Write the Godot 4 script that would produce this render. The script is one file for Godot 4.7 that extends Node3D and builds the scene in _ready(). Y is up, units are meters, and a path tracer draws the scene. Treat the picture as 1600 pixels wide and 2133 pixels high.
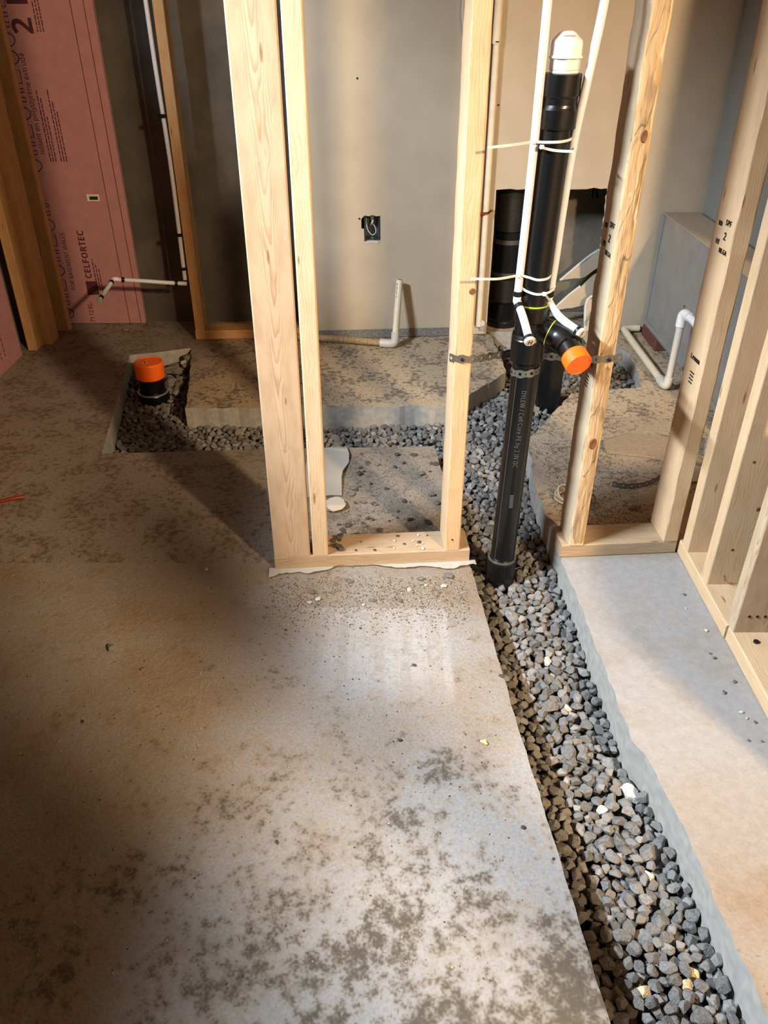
extends Node3D
# Unfinished basement bathroom: stud walls, a gravel trench cut through the slab, drain and water rough-ins.
# x right, y up, camera looks to -z. Slab top is y = 0. Units are metres.

const WALL_YAW := 0.07          # the partition and the back wall run slightly off the camera's axis
var M := {}
var counts := {}
var rng := RandomNumberGenerator.new()

# ------------------------------------------------------------------ naming
func numbered(called: String) -> String:
	if not counts.has(called):
		counts[called] = 0
		return called
	counts[called] += 1
	return "%s_%03d" % [called, counts[called]]

func tag(o: Node, label: String, category: String, group := "") -> Node:
	o.set_meta("label", label)
	o.set_meta("category", category)
	if group != "":
		o.set_meta("group", group)
	return o

func thing(called: String, label: String, category: String, at := Vector3.ZERO, yaw := 0.0, group := "") -> Node3D:
	var o := Node3D.new()
	o.name = numbered(called)
	add_child(o)
	o.position = at
	o.rotation.y = yaw
	tag(o, label, category, group)
	return o

func put(called: String, mesh: Mesh, material: Material, parent: Node = null) -> MeshInstance3D:
	var o := MeshInstance3D.new()
	o.mesh = mesh
	o.material_override = material
	o.cast_shadow = GeometryInstance3D.SHADOW_CASTING_SETTING_ON
	if parent == null:
		o.name = numbered(called)
		add_child(o)
	else:
		var n := called
		var k := 0
		while parent.has_node(n):
			k += 1
			n = "%s_%03d" % [called, k]
		o.name = n
		parent.add_child(o)
	return o

func struct(called: String, mesh: Mesh, material: Material, parent: Node = null) -> MeshInstance3D:
	var o := put(called, mesh, material, parent)
	if parent == null:
		o.set_meta("kind", "structure")
	return o

# ------------------------------------------------------------------ mesh builders
func begin() -> SurfaceTool:
	var st := SurfaceTool.new()
	st.begin(Mesh.PRIMITIVE_TRIANGLES)
	return st

func done(st: SurfaceTool) -> ArrayMesh:
	st.generate_normals()
	return st.commit()

# a, b, c, d run counter-clockwise as seen from outside
func quad(st: SurfaceTool, a: Vector3, b: Vector3, c: Vector3, d: Vector3, ua := Vector2.ZERO, ub := Vector2.ZERO, uc := Vector2.ZERO, ud := Vector2.ZERO) -> void:
	st.set_uv(ua); st.add_vertex(a)
	st.set_uv(uc); st.add_vertex(c)
	st.set_uv(ub); st.add_vertex(b)
	st.set_uv(ua); st.add_vertex(a)
	st.set_uv(ud); st.add_vertex(d)
	st.set_uv(uc); st.add_vertex(c)

func tri(st: SurfaceTool, a: Vector3, b: Vector3, c: Vector3, ua := Vector2.ZERO, ub := Vector2.ZERO, uc := Vector2.ZERO) -> void:
	st.set_uv(ua); st.add_vertex(a)
	st.set_uv(uc); st.add_vertex(c)
	st.set_uv(ub); st.add_vertex(b)

# A timber: cross-section w (x) by d (z), eased edges, running up y from 0 to l. Origin at front left bottom corner, going back in -z.
# u spans 1 over 89 mm, v spans 1 over 1.2 m.
func timber(w: float, l: float, d: float, uoff := 0.0, voff := 0.0, r := 0.003, rough := 0.0) -> ArrayMesh:
	var ring := [Vector2(r, 0), Vector2(w - r, 0), Vector2(w - r * 0.3, -r * 0.3), Vector2(w, -r), Vector2(w, -d + r), Vector2(w - r * 0.3, -d + r * 0.3), Vector2(w - r, -d), Vector2(r, -d), Vector2(r * 0.3, -d + r * 0.3), Vector2(0, -d + r), Vector2(0, -r), Vector2(r * 0.3, -r * 0.3)]
	var st := begin()
	var steps := 1 if rough == 0.0 else int(l / 0.02)
	var nz := FastNoiseLite.new()
	nz.seed = int(uoff * 977.0 + voff * 131.0)
	nz.frequency = 9.0
	var per := 0.0
	for i in ring.size():
		var a: Vector2 = ring[i]
		var b: Vector2 = ring[(i + 1) % ring.size()]
		var step := a.distance_to(b)
		var u0 := per / 0.089 + uoff
		var u1 := (per + step) / 0.089 + uoff
		st.set_smooth_group(0 if step < 0.006 else i + 1)
		for k in steps:
			var y0 := l * k / steps
			var y1 := l * (k + 1) / steps
			var a0 := a; var b0 := b; var a1 := a; var b1 := b
			if rough > 0.0:
				a0 += Vector2(nz.get_noise_2d(i * 3.0, y0), nz.get_noise_2d(i * 3.0 + 50.0, y0)) * rough
				a1 += Vector2(nz.get_noise_2d(i * 3.0, y1), nz.get_noise_2d(i * 3.0 + 50.0, y1)) * rough
				var j := (i + 1) % ring.size()
				b0 += Vector2(nz.get_noise_2d(j * 3.0, y0), nz.get_noise_2d(j * 3.0 + 50.0, y0)) * rough
				b1 += Vector2(nz.get_noise_2d(j * 3.0, y1), nz.get_noise_2d(j * 3.0 + 50.0, y1)) * rough
			quad(st, Vector3(a0.x, y0, a0.y), Vector3(b0.x, y0, b0.y), Vector3(b1.x, y1, b1.y), Vector3(a1.x, y1, a1.y), Vector2(u0, voff - y0 / 1.2), Vector2(u1, voff - y0 / 1.2), Vector2(u1, voff - y1 / 1.2), Vector2(u0, voff - y1 / 1.2))
		per += step
	st.set_smooth_group(77)
	for k in range(1, ring.size() - 1):
		var p: Vector2 = ring[0]; var q: Vector2 = ring[k]; var s: Vector2 = ring[k + 1]
		tri(st, Vector3(p.x, l, p.y), Vector3(q.x, l, q.y), Vector3(s.x, l, s.y), p / 0.089, q / 0.089, s / 0.089)
		tri(st, Vector3(p.x, 0, p.y), Vector3(s.x, 0, s.y), Vector3(q.x, 0, q.y), p / 0.089, s / 0.089, q / 0.089)
	return done(st)

# A box with chamfered edges, centred at the middle of its base
func bevel_box(w: float, h: float, d: float, r := 0.003, base := Vector3.ZERO) -> ArrayMesh:
	var st := begin()
	add_bevel_box(st, w, h, d, r, Transform3D(Basis(), base))
	return done(st)

func add_bevel_box(st: SurfaceTool, w: float, h: float, d: float, r: float, t: Transform3D) -> void:
	var hs := Vector3(w, h, d) * 0.5
	var c := Vector3(0, h * 0.5, 0)
	st.set_smooth_group(-1)
	var pts := func(sx: float, sy: float, sz: float, axis: int) -> Vector3:
		var p := Vector3(sx * (hs.x - r), sy * (hs.y - r), sz * (hs.z - r))
		p[axis] = (sx if axis == 0 else (sy if axis == 1 else sz)) * hs[axis]
		return t * (p + c)
	for axis in 3:
		for s in [-1.0, 1.0]:
			var q := []
			for k in [[-1, -1], [1, -1], [1, 1], [-1, 1]]:
				var v := [0.0, 0.0, 0.0]
				v[axis] = s
				v[(axis + 1) % 3] = float(k[0])
				v[(axis + 2) % 3] = float(k[1])
				q.append(pts.call(v[0], v[1], v[2], axis))
			if s < 0:
				q.reverse()
			quad(st, q[0], q[1], q[2], q[3], Vector2(0, 0), Vector2(1, 0), Vector2(1, 1), Vector2(0, 1))
	# edges
	for axis in 3:
		var b := (axis + 1) % 3
		var g := (axis + 2) % 3
		for k in [[1, 1], [-1, 1], [-1, -1], [1, -1]]:
			var lo := [0.0, 0.0, 0.0]
			var hi := [0.0, 0.0, 0.0]
			lo[axis] = -1.0; hi[axis] = 1.0
			lo[b] = float(k[0]); hi[b] = lo[b]
			lo[g] = float(k[1]); hi[g] = lo[g]
			var p0: Vector3 = pts.call(lo[0], lo[1], lo[2], b)
			var p1: Vector3 = pts.call(lo[0], lo[1], lo[2], g)
			var p2: Vector3 = pts.call(hi[0], hi[1], hi[2], g)
			var p3: Vector3 = pts.call(hi[0], hi[1], hi[2], b)
			if k[0] * k[1] > 0:
				quad(st, p0, p3, p2, p1)
			else:
				quad(st, p0, p1, p2, p3)
	for sx in [-1.0, 1.0]:
		for sy in [-1.0, 1.0]:
			for sz in [-1.0, 1.0]:
				var a: Vector3 = pts.call(sx, sy, sz, 0)
				var b2: Vector3 = pts.call(sx, sy, sz, 1)
				var c2: Vector3 = pts.call(sx, sy, sz, 2)
				if sx * sy * sz > 0:
					tri(st, a, b2, c2)
				else:
					tri(st, a, c2, b2)

# Lathe: profile of (radius, y), bottom to top
func lathe(profile: Array, seg := 28, smooth := true) -> ArrayMesh:
	var st := begin()
	add_lathe(st, profile, seg, smooth, Transform3D())
	return done(st)

func add_lathe(st: SurfaceTool, profile: Array, seg: int, smooth: bool, t: Transform3D) -> void:
	for i in profile.size() - 1:
		var a: Vector2 = profile[i]
		var b: Vector2 = profile[i + 1]
		st.set_smooth_group(i + 1 if smooth else -1)
		for k in seg:
			var p := TAU * k / seg
			var q := TAU * (k + 1) / seg
			var a0 := t * Vector3(a.x * cos(p), a.y, -a.x * sin(p)); var a1 := t * Vector3(a.x * cos(q), a.y, -a.x * sin(q))
			var b0 := t * Vector3(b.x * cos(p), b.y, -b.x * sin(p)); var b1 := t * Vector3(b.x * cos(q), b.y, -b.x * sin(q))
			var u := float(k) / seg; var w := float(k + 1) / seg
			quad(st, a0, a1, b1, b0, Vector2(u, a.y), Vector2(w, a.y), Vector2(w, b.y), Vector2(u, b.y))

# Round tube along points; sharp bends are kept, the ends are closed
func tube(path: Array, r: float, seg := 18, caps := true) -> ArrayMesh:
	var st := begin()
	add_tube(st, path, r, seg, caps)
	return done(st)

func add_tube(st: SurfaceTool, path: Array, r: float, seg := 18, caps := true, closed := false) -> void:
	var n := path.size()
	var rings := []
	var up := Vector3.ZERO
	var along := 0.0
	var vs := []
	for i in n:
		var prev: Vector3 = path[(i - 1 + n) % n] if closed else path[max(i - 1, 0)]
		var next: Vector3 = path[(i + 1) % n] if closed else path[min(i + 1, n - 1)]
		var here: Vector3 = path[i]
		var tan_ := (next - prev).normalized()
		if up == Vector3.ZERO:
			up = tan_.cross(Vector3(0.31, 0.2, 0.93)).normalized()
		up = (up - tan_ * up.dot(tan_)).normalized()
		var side := tan_.cross(up)
		var ring := []
		for k in seg:
			var a := TAU * k / seg
			ring.append(here + (up * cos(a) + side * sin(a)) * r)
		rings.append(ring)
		if i > 0:
			along += here.distance_to(path[i - 1])
		vs.append(along)
	st.set_smooth_group(0)
	for i in (n if closed else n - 1):
		var A: Array = rings[i]
		var B: Array = rings[(i + 1) % n]
		for k in seg:
			var j := (k + 1) % seg
			quad(st, A[k], A[j], B[j], B[k], Vector2(float(k) / seg, vs[i]), Vector2(float(k + 1) / seg, vs[i]), Vector2(float(k + 1) / seg, vs[(i + 1) % n]), Vector2(float(k) / seg, vs[(i + 1) % n]))
	if caps and not closed:
		st.set_smooth_group(5)
		for k in seg:
			var j := (k + 1) % seg
			tri(st, path[0], rings[0][j], rings[0][k])
			tri(st, path[n - 1], rings[n - 1][k], rings[n - 1][j])

# Catmull-Rom through the points
func curve(pts: Array, per := 6) -> Array:
	var out := []
	for i in pts.size() - 1:
		var p0: Vector3 = pts[max(i - 1, 0)]
		var p1: Vector3 = pts[i]
		var p2: Vector3 = pts[i + 1]
		var p3: Vector3 = pts[min(i + 2, pts.size() - 1)]
		for k in per:
			out.append(p1.cubic_interpolate(p2, p0, p3, float(k) / per))
	out.append(pts[-1])
	return out

func at_length(path: Array, s: float) -> Array:      # [point, tangent]
	for i in path.size() - 1:
		var a: Vector3 = path[i]
		var b: Vector3 = path[i + 1]
		var d := a.distance_to(b)
		if s <= d or i == path.size() - 2:
			return [a + (b - a).normalized() * s, (b - a).normalized()]
		s -= d
	return [path[0], Vector3.RIGHT]

func length_of(path: Array) -> float:
	var t := 0.0
	for i in path.size() - 1:
		t += (path[i] as Vector3).distance_to(path[i + 1])
	return t

# Flat band swept along a path: wide across `across`, thick the other way
func band(path: Array, across: Vector3, width: float, thick: float) -> ArrayMesh:
	var st := begin()
	add_band(st, path, across, width, thick)
	return done(st)

func add_band(st: SurfaceTool, path: Array, across: Vector3, width: float, thick: float) -> void:
	var n := path.size()
	var secs := []
	for i in n:
		var tan_: Vector3 = ((path[min(i + 1, n - 1)] as Vector3) - (path[max(i - 1, 0)] as Vector3)).normalized()
		var w := (across - tan_ * across.dot(tan_)).normalized()
		var nn := w.cross(tan_)
		var c: Vector3 = path[i]
		secs.append([c - w * width / 2 - nn * thick / 2, c + w * width / 2 - nn * thick / 2, c + w * width / 2 + nn * thick / 2, c - w * width / 2 + nn * thick / 2])
	for i in n - 1:
		for k in 4:
			var j := (k + 1) % 4
			st.set_smooth_group(k + 1)
			quad(st, secs[i][j], secs[i][k], secs[i + 1][k], secs[i + 1][j])
	st.set_smooth_group(9)
	quad(st, secs[0][0], secs[0][1], secs[0][2], secs[0][3])
	quad(st, secs[n - 1][3], secs[n - 1][2], secs[n - 1][1], secs[n - 1][0])

# Perforated hanger strap: real round holes, scalloped edges
func hanger_strap(path: Array, across := Vector3.UP, width := 0.019) -> ArrayMesh:
	var st := begin()
	var total := length_of(path)
	var cell := 0.0125
	var cells := int(total / cell)
	var th := 0.0008
	var seg := 16
	for c in cells:
		var big := c % 2 == 0
		var hole := 0.0036 if big else 0.0017
		var outer := []
		var inner := []
		for k in seg:
			var a := TAU * k / seg
			var dx := cos(a); var dy := sin(a)
			var m := maxf(absf(dx), absf(dy))
			var px := dx / m * cell * 0.5
			var w := width * 0.5 * (0.86 + 0.14 * cos(TAU * (c * cell + px) / (cell * 2.0)))
			outer.append(Vector2(c * cell + cell * 0.5 + px, dy / m * w))
			inner.append(Vector2(c * cell + cell * 0.5 + dx * hole, dy * hole))
		for sgn in [-1.0, 1.0]:
			for k in seg:
				var j := (k + 1) % seg
				var q := []
				for v in [outer[k], outer[j], inner[j], inner[k]]:
					var pt := at_length(path, v.x)
					var tan_: Vector3 = pt[1]
					var w2 := (across - tan_ * across.dot(tan_)).normalized()
					var nn := tan_.cross(w2)
					q.append(pt[0] + w2 * v.y + nn * th * sgn)
				st.set_smooth_group(1 if sgn > 0 else 2)
				if sgn > 0:
					quad(st, q[0], q[1], q[2], q[3])
				else:
					quad(st, q[3], q[2], q[1], q[0])
	return done(st)

# Horizontal plate cut to a polygon of (x, z): top and optional sides
func flat_top(poly: PackedVector2Array, y: float, up := true) -> ArrayMesh:
	var st := begin()
	st.set_smooth_group(-1)
	add_flat(st, poly, y, up)
	return done(st)

func add_flat(st: SurfaceTool, poly: PackedVector2Array, y: float, up: bool) -> void:
	var ix := Geometry2D.triangulate_polygon(poly)
	for i in range(0, ix.size(), 3):
		var a := poly[ix[i]]; var b := poly[ix[i + 1]]; var c := poly[ix[i + 2]]
		var ccw := (b - a).cross(c - a) < 0.0      # x right, z down the page: negative is counter-clockwise seen from above
		if ccw != up:
			var s := b; b = c; c = s
		tri(st, Vector3(a.x, y, a.y), Vector3(b.x, y, b.y), Vector3(c.x, y, c.y), floor_uv(a), floor_uv(b), floor_uv(c))

func add_sides(st: SurfaceTool, poly: PackedVector2Array, y0: float, y1: float) -> void:
	var area := 0.0
	for i in poly.size():
		area += poly[i].cross(poly[(i + 1) % poly.size()])
	var run := 0.0
	for i in poly.size():
		var a := poly[i]
		var b := poly[(i + 1) % poly.size()]
		if area > 0.0:
			var s := a; a = b; b = s
		var l := a.distance_to(b)
		quad(st, Vector3(a.x, y0, a.y), Vector3(b.x, y0, b.y), Vector3(b.x, y1, b.y), Vector3(a.x, y1, a.y), Vector2(run, -y0), Vector2(run + l, -y0), Vector2(run + l, -y1), Vector2(run, -y1))
		run += l

func slab_piece(poly: PackedVector2Array, y0: float, y1: float) -> ArrayMesh:
	var st := begin()
	st.set_smooth_group(-1)
	add_flat(st, poly, y1, true)
	add_flat(st, poly, y0, false)
	add_sides(st, poly, y0, y1)
	return done(st)

func floor_uv(p: Vector2) -> Vector2:
	return Vector2((p.x + 1.7) / 3.6, (p.y + 3.6) / 3.6)

# Split polygon edges and roughen them as a saw and a breaker leave them
func ragged(pts: Array, step: float, amount: float, seed_: int, keep_far := true) -> PackedVector2Array:
	var out := PackedVector2Array()
	var nz := FastNoiseLite.new()
	nz.seed = seed_
	nz.frequency = 12.0
	nz.fractal_octaves = 3
	for i in pts.size():
		var a: Vector2 = pts[i]
		var b: Vector2 = pts[(i + 1) % pts.size()]
		var n := maxi(1, int(a.distance_to(b) / step))
		if keep_far and (maxf(absf(a.x), absf(b.x)) > 1.4 or maxf(a.y, b.y) > 0.5 or minf(a.y, b.y) < -3.5):
			n = 1
		var perp := (b - a).orthogonal().normalized()
		for k in n:
			var p := a.lerp(b, float(k) / n)
			if n > 1:
				p += perp * nz.get_noise_2d(p.x, p.y) * amount
			out.append(p)
	return out

# An angular crushed stone: a ball cut by random planes
func rock(seed_: int, flat := 0.8) -> ArrayMesh:
	var r := RandomNumberGenerator.new()
	r.seed = seed_
	var planes := []
	for i in 40:
		var n := Vector3(r.randfn(), r.randfn(), r.randfn()).normalized()
		var far := true
		for p in planes:
			far = far and n.dot(p[0]) < 0.62
		if far and planes.size() < 13:
			planes.append([n, r.randf_range(0.52, 0.80)])
	var sph := SphereMesh.new()
	sph.radius = 1.0
	sph.height = 2.0
	sph.radial_segments = 26
	sph.rings = 15
	var arr := sph.get_mesh_arrays()
	var vs: PackedVector3Array = arr[Mesh.ARRAY_VERTEX]
	var idx: PackedInt32Array = arr[Mesh.ARRAY_INDEX]
	var stretch := Vector3(r.randf_range(0.95, 1.25), flat * r.randf_range(0.8, 1.05), r.randf_range(0.75, 1.0))
	var pos := []
	for v in vs:
		var d := v.normalized()
		var rad := 1.0
		for p in planes:
			var k: float = d.dot(p[0])
			if k > 0.05:
				rad = minf(rad, p[1] / k)
		pos.append(d * rad * stretch)
	var st := begin()
	st.set_smooth_group(-1)
	for i in range(0, idx.size(), 3):
		for k in 3:
			var v: Vector3 = pos[idx[i + k]]
			st.set_uv(Vector2(v.x, v.z))
			st.add_vertex(v)
	return done(st)

func lettering(text: String, size: float, depth := 0.0006, font_name := "Droid Sans", bold := false) -> TextMesh:
	var t := TextMesh.new()
	var f := SystemFont.new()
	f.font_names = PackedStringArray([font_name])
	f.font_weight = 700 if bold else 400
	t.font = f
	t.text = text
	t.font_size = 32
	t.pixel_size = size / 32.0
	t.depth = depth
	t.curve_step = 4.0
	return t

# ------------------------------------------------------------------ textures
func noise(seed_: int, freq: float, oct := 4, kind := FastNoiseLite.TYPE_SIMPLEX_SMOOTH) -> FastNoiseLite:
	var n := FastNoiseLite.new()
	n.seed = seed_
	n.noise_type = kind
	n.frequency = freq
	n.fractal_octaves = oct
	return n

func noise_bytes(n: FastNoiseLite, w: int, h: int) -> PackedByteArray:
	var im := n.get_image(w, h, false, false, true)
	im.convert(Image.FORMAT_L8)
	return im.get_data()

func sm(a: float, b: float, x: float) -> float:
	var t := clampf((x - a) / (b - a), 0.0, 1.0)
	return t * t * (3.0 - 2.0 * t)

func blob(x: float, z: float, cx: float, cz: float, rx: float, rz: float) -> float:
	var dx := (x - cx) / rx
	var dz := (z - cz) / rz
	return maxf(0.0, 1.0 - (dx * dx + dz * dz))

# Concrete colour over the whole slab: clean trowelled grey, brown dust, black water stains, painted bulb warmth near right
func floor_textures() -> Array:
	var N := 1500
	var n1 := noise_bytes(noise(11, 0.004, 5), N, N)       # big dust fields
	var n2 := noise_bytes(noise(23, 0.018, 5), N, N)       # patches
	var n3 := noise_bytes(noise(37, 0.09, 3), N, N)        # mottling
	var n4 := noise_bytes(noise(41, 0.35, 2), N, N)        # grit
	var n5 := noise_bytes(noise(53, 0.03, 4), N, N)        # stains
	var out := PackedByteArray()
	out.resize(N * N * 3)
	var bump := PackedByteArray()
	bump.resize(N * N)
	var i := 0
	for py in N:
		var z := -3.6 + 3.6 * py / N
		var near := sm(-0.95, -0.62, z)
		var back := sm(-2.2, -2.5, z)
		var plate := sm(-1.30, -1.47, z) * sm(-1.75, -1.62, z)
		for px in N:
			var x := -1.7 + 3.6 * px / N
			var a := n1[i] / 255.0
			var b := n2[i] / 255.0
			var c := n3[i] / 255.0
			var g := n4[i] / 255.0
			var s := n5[i] / 255.0
			var dust: float
			var stain := 0.0
			var lift := 0.0
			var fine := s * 0.34 + c * 0.36 + g * 0.30
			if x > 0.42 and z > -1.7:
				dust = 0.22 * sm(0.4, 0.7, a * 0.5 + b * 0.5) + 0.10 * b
				dust += 0.55 * sm(-1.62, -1.69, z) + sm(-1.15, -0.65, z) * (0.45 + 0.3 * b) + 0.10  # middle term paints the warm bulb light onto the near right slab
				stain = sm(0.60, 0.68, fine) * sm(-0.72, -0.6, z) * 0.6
			elif z < -1.63:
				dust = 0.55 + 0.35 * sm(0.35, 0.65, b * 0.6 + c * 0.4)
				stain = sm(0.56, 0.66, c * 0.55 + g * 0.45 + (b - 0.5) * 0.35) * 0.7
				if x > -0.3 and x < 0.2 and z > -2.25:
					dust = 0.70 + 0.2 * (c - 0.5)
					stain = maxf(stain * 0.8, sm(0.40, 0.65, b * 0.5 + c * 0.3 + g * 0.2) * (0.22 + 0.45 * sm(-2.0, -1.78, z)))
			else:
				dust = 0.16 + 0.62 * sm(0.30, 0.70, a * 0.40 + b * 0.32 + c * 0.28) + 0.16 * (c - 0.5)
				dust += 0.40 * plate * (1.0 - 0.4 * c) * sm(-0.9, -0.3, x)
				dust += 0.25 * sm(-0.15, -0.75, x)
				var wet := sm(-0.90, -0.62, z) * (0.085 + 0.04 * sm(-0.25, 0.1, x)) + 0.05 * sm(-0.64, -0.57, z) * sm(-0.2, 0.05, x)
				wet += 0.05 * blob(x, z, -0.05, -0.86, 0.35, 0.22)
				var spots := maxf(maxf(blob(x, z, 0.10, -0.985, 0.060, 0.075), blob(x, z, 0.025, -0.885, 0.06, 0.06)), maxf(blob(x, z, -0.03, -0.62, 0.16, 0.10), blob(x, z, 0.24, -0.59, 0.12, 0.12)))
				wet = maxf(wet, 0.20 * spots)
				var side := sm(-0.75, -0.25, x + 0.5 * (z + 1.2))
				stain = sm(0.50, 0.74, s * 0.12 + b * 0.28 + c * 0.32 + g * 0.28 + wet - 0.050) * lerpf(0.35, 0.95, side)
				if x > -0.24 and x < 0.15 and z > -1.455 + (x + 0.2) * 0.02 and z < -1.12:
					var wipe := sm(0.15, 0.14, x) * sm(-1.12, -1.24, z) * sm(-0.24, -0.10, x)
					var streak := n1[(i / N / 9 + 40) * N + (px * 11) % N] / 255.0 * 0.6 + n3[(i / N / 12) * N + (px * 3) % N] / 255.0 * 0.4
					dust = lerpf(dust, 0.06 + 0.24 * sm(0.40, 0.66, streak) + 0.2 * dust, wipe * 0.8)
					stain *= 1.0 - wipe * 0.8
					lift = 0.02 * wipe
			dust = clampf(dust, 0.0, 1.0)
			var pale := sm(-2.35, -2.5, z) * sm(-0.85, -0.6, x) * (1.0 - sm(0.5, 0.6, b * 0.6 + c * 0.4) * 0.45)
			pale = maxf(pale, sm(0.44, 0.5, x) * sm(-1.72, -1.8, z) * 0.7)
			var calm := 0.4 if x > 0.42 and z > -1.7 else 1.0
			var grain := ((g - 0.5) * 0.13 + (c - 0.5) * 0.13 + (b - 0.5) * 0.07) * calm + lift
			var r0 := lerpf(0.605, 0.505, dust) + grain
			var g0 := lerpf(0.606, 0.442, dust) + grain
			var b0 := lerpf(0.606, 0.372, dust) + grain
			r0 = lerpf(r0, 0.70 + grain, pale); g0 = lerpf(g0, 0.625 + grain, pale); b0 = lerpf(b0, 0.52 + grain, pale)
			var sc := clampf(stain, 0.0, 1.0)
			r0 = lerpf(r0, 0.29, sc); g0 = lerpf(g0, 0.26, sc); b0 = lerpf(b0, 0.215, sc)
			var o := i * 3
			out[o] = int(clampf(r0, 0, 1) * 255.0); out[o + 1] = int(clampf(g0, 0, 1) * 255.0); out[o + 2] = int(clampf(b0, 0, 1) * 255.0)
			bump[i] = int(clampf(0.45 + (c - 0.5) * 0.5 * (0.3 + dust) + (g - 0.5) * 0.45 * (0.25 + dust), 0, 1) * 255.0)
			i += 1
	var im := Image.create_from_data(N, N, false, Image.FORMAT_RGB8, out)
	var bm := Image.create_from_data(N, N, false, Image.FORMAT_L8, bump)
	return [ImageTexture.create_from_image(im), ImageTexture.create_from_image(bm)]

# Softwood: 0 = cathedral (flat sawn), 1 = straight grain, 2 = rough waney face
func wood_texture(kind: int, seed_: int, early: Color, late: Color) -> ImageTexture:
	var w := 256
	var h := 1024
	var wob := noise_bytes(noise(seed_, 0.006, 3), w, h)
	var fib := noise(seed_ + 5, 0.5, 2)
	var fi := PackedByteArray()
	var small := fib.get_image(w, 64, false, false, true)
	small.resize(w, h, Image.INTERPOLATE_CUBIC)
	fi = small.get_data()
	var blot := noise_bytes(noise(seed_ + 9, 0.01, 3), w, h)
	var r := RandomNumberGenerator.new()
	r.seed = seed_
	var knots := []
	for k in 3:
		knots.append(Vector3(r.randf_range(0.1, 0.9) * w, r.randf_range(0.05, 0.95) * h, r.randf_range(5.0, 9.0)))
	var out := PackedByteArray()
	out.resize(w * h * 3)
	var i := 0
	for y in h:
		for x in w:
			var u := float(x) / w
			var v := float(y) / h
			var n := wob[i] / 255.0 - 0.5
			var bend := 0.0
			var dark := 0.0
			for kn in knots:
				var dx: float = x - kn.x
				var dy: float = (y - kn.y) * 0.62
				var dd := sqrt(dx * dx + dy * dy)
				if dd < 70.0:
					bend += exp(-dd / 16.0) * 1.1
					if dd < kn.z:
						dark = maxf(dark, 1.0 - dd / kn.z * 0.6)
			var f: float
			if kind == 0:
				var c := u - 0.47 + n * 0.09
				f = v * 13.0 + c * c * 62.0 + n * 1.2
			else:
				f = u * (15.0 if kind == 1 else 11.0) + n * 2.6 + v * 0.6
			f += bend
			f = f - floorf(f)
			var ring := pow(f, 2.6) * (1.0 - sm(0.93, 1.0, f))
			var k := clampf(ring * 0.75 + (fi[i] / 255.0 - 0.5) * 0.32 + (blot[i] / 255.0 - 0.5) * 0.5, 0.0, 1.0)
			var col := early.lerp(late, k)
			if kind == 2:
				var sawn := fposmod((x * 0.55 + y * 0.5) / 62.0 + n * 0.6, 1.0)
				if sawn < 0.045:
					col = col.darkened(0.3)
				col = col.darkened(0.14 * sm(0.55, 0.75, blot[i] / 255.0))
			if dark > 0.0:
				col = col.lerp(Color(0.45, 0.28, 0.15), dark * 0.8)
			var o := i * 3
			out[o] = int(col.r * 255.0); out[o + 1] = int(col.g * 255.0); out[o + 2] = int(col.b * 255.0)
			i += 1
	return ImageTexture.create_from_image(Image.create_from_data(w, h, false, Image.FORMAT_RGB8, out))

func mottled(seed_: int, freq: float, a: Color, b: Color, oct := 4, size := 256) -> NoiseTexture2D:
	var t := NoiseTexture2D.new()
	t.width = size
	t.height = size
	t.seamless = true
	t.noise = noise(seed_, freq, oct)
	var g := Gradient.new()
	g.set_color(0, a)
	g.set_color(1, b)
	t.color_ramp = g
	return t

func relief(seed_: int, freq: float, oct := 4, size := 256) -> NoiseTexture2D:
	var t := NoiseTexture2D.new()
	t.width = size
	t.height = size
	t.seamless = true
	t.noise = noise(seed_, freq, oct)
	return t

func mat(col: Color, rough := 0.7, metal := 0.0) -> StandardMaterial3D:
	var m := StandardMaterial3D.new()
	m.albedo_color = col
	m.roughness = rough
	m.metallic = metal
	return m

func tri_mat(tex: Texture2D, scale: float, rough: float, metal := 0.0, bump: Texture2D = null, depth := 0.1) -> StandardMaterial3D:
	var m := mat(Color.WHITE, rough, metal)
	m.albedo_texture = tex
	m.uv1_triplanar = true
	m.uv1_scale = Vector3.ONE * scale
	if bump:
		m.heightmap_enabled = true
		m.heightmap_texture = bump
		m.heightmap_scale = depth
	return m

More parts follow.
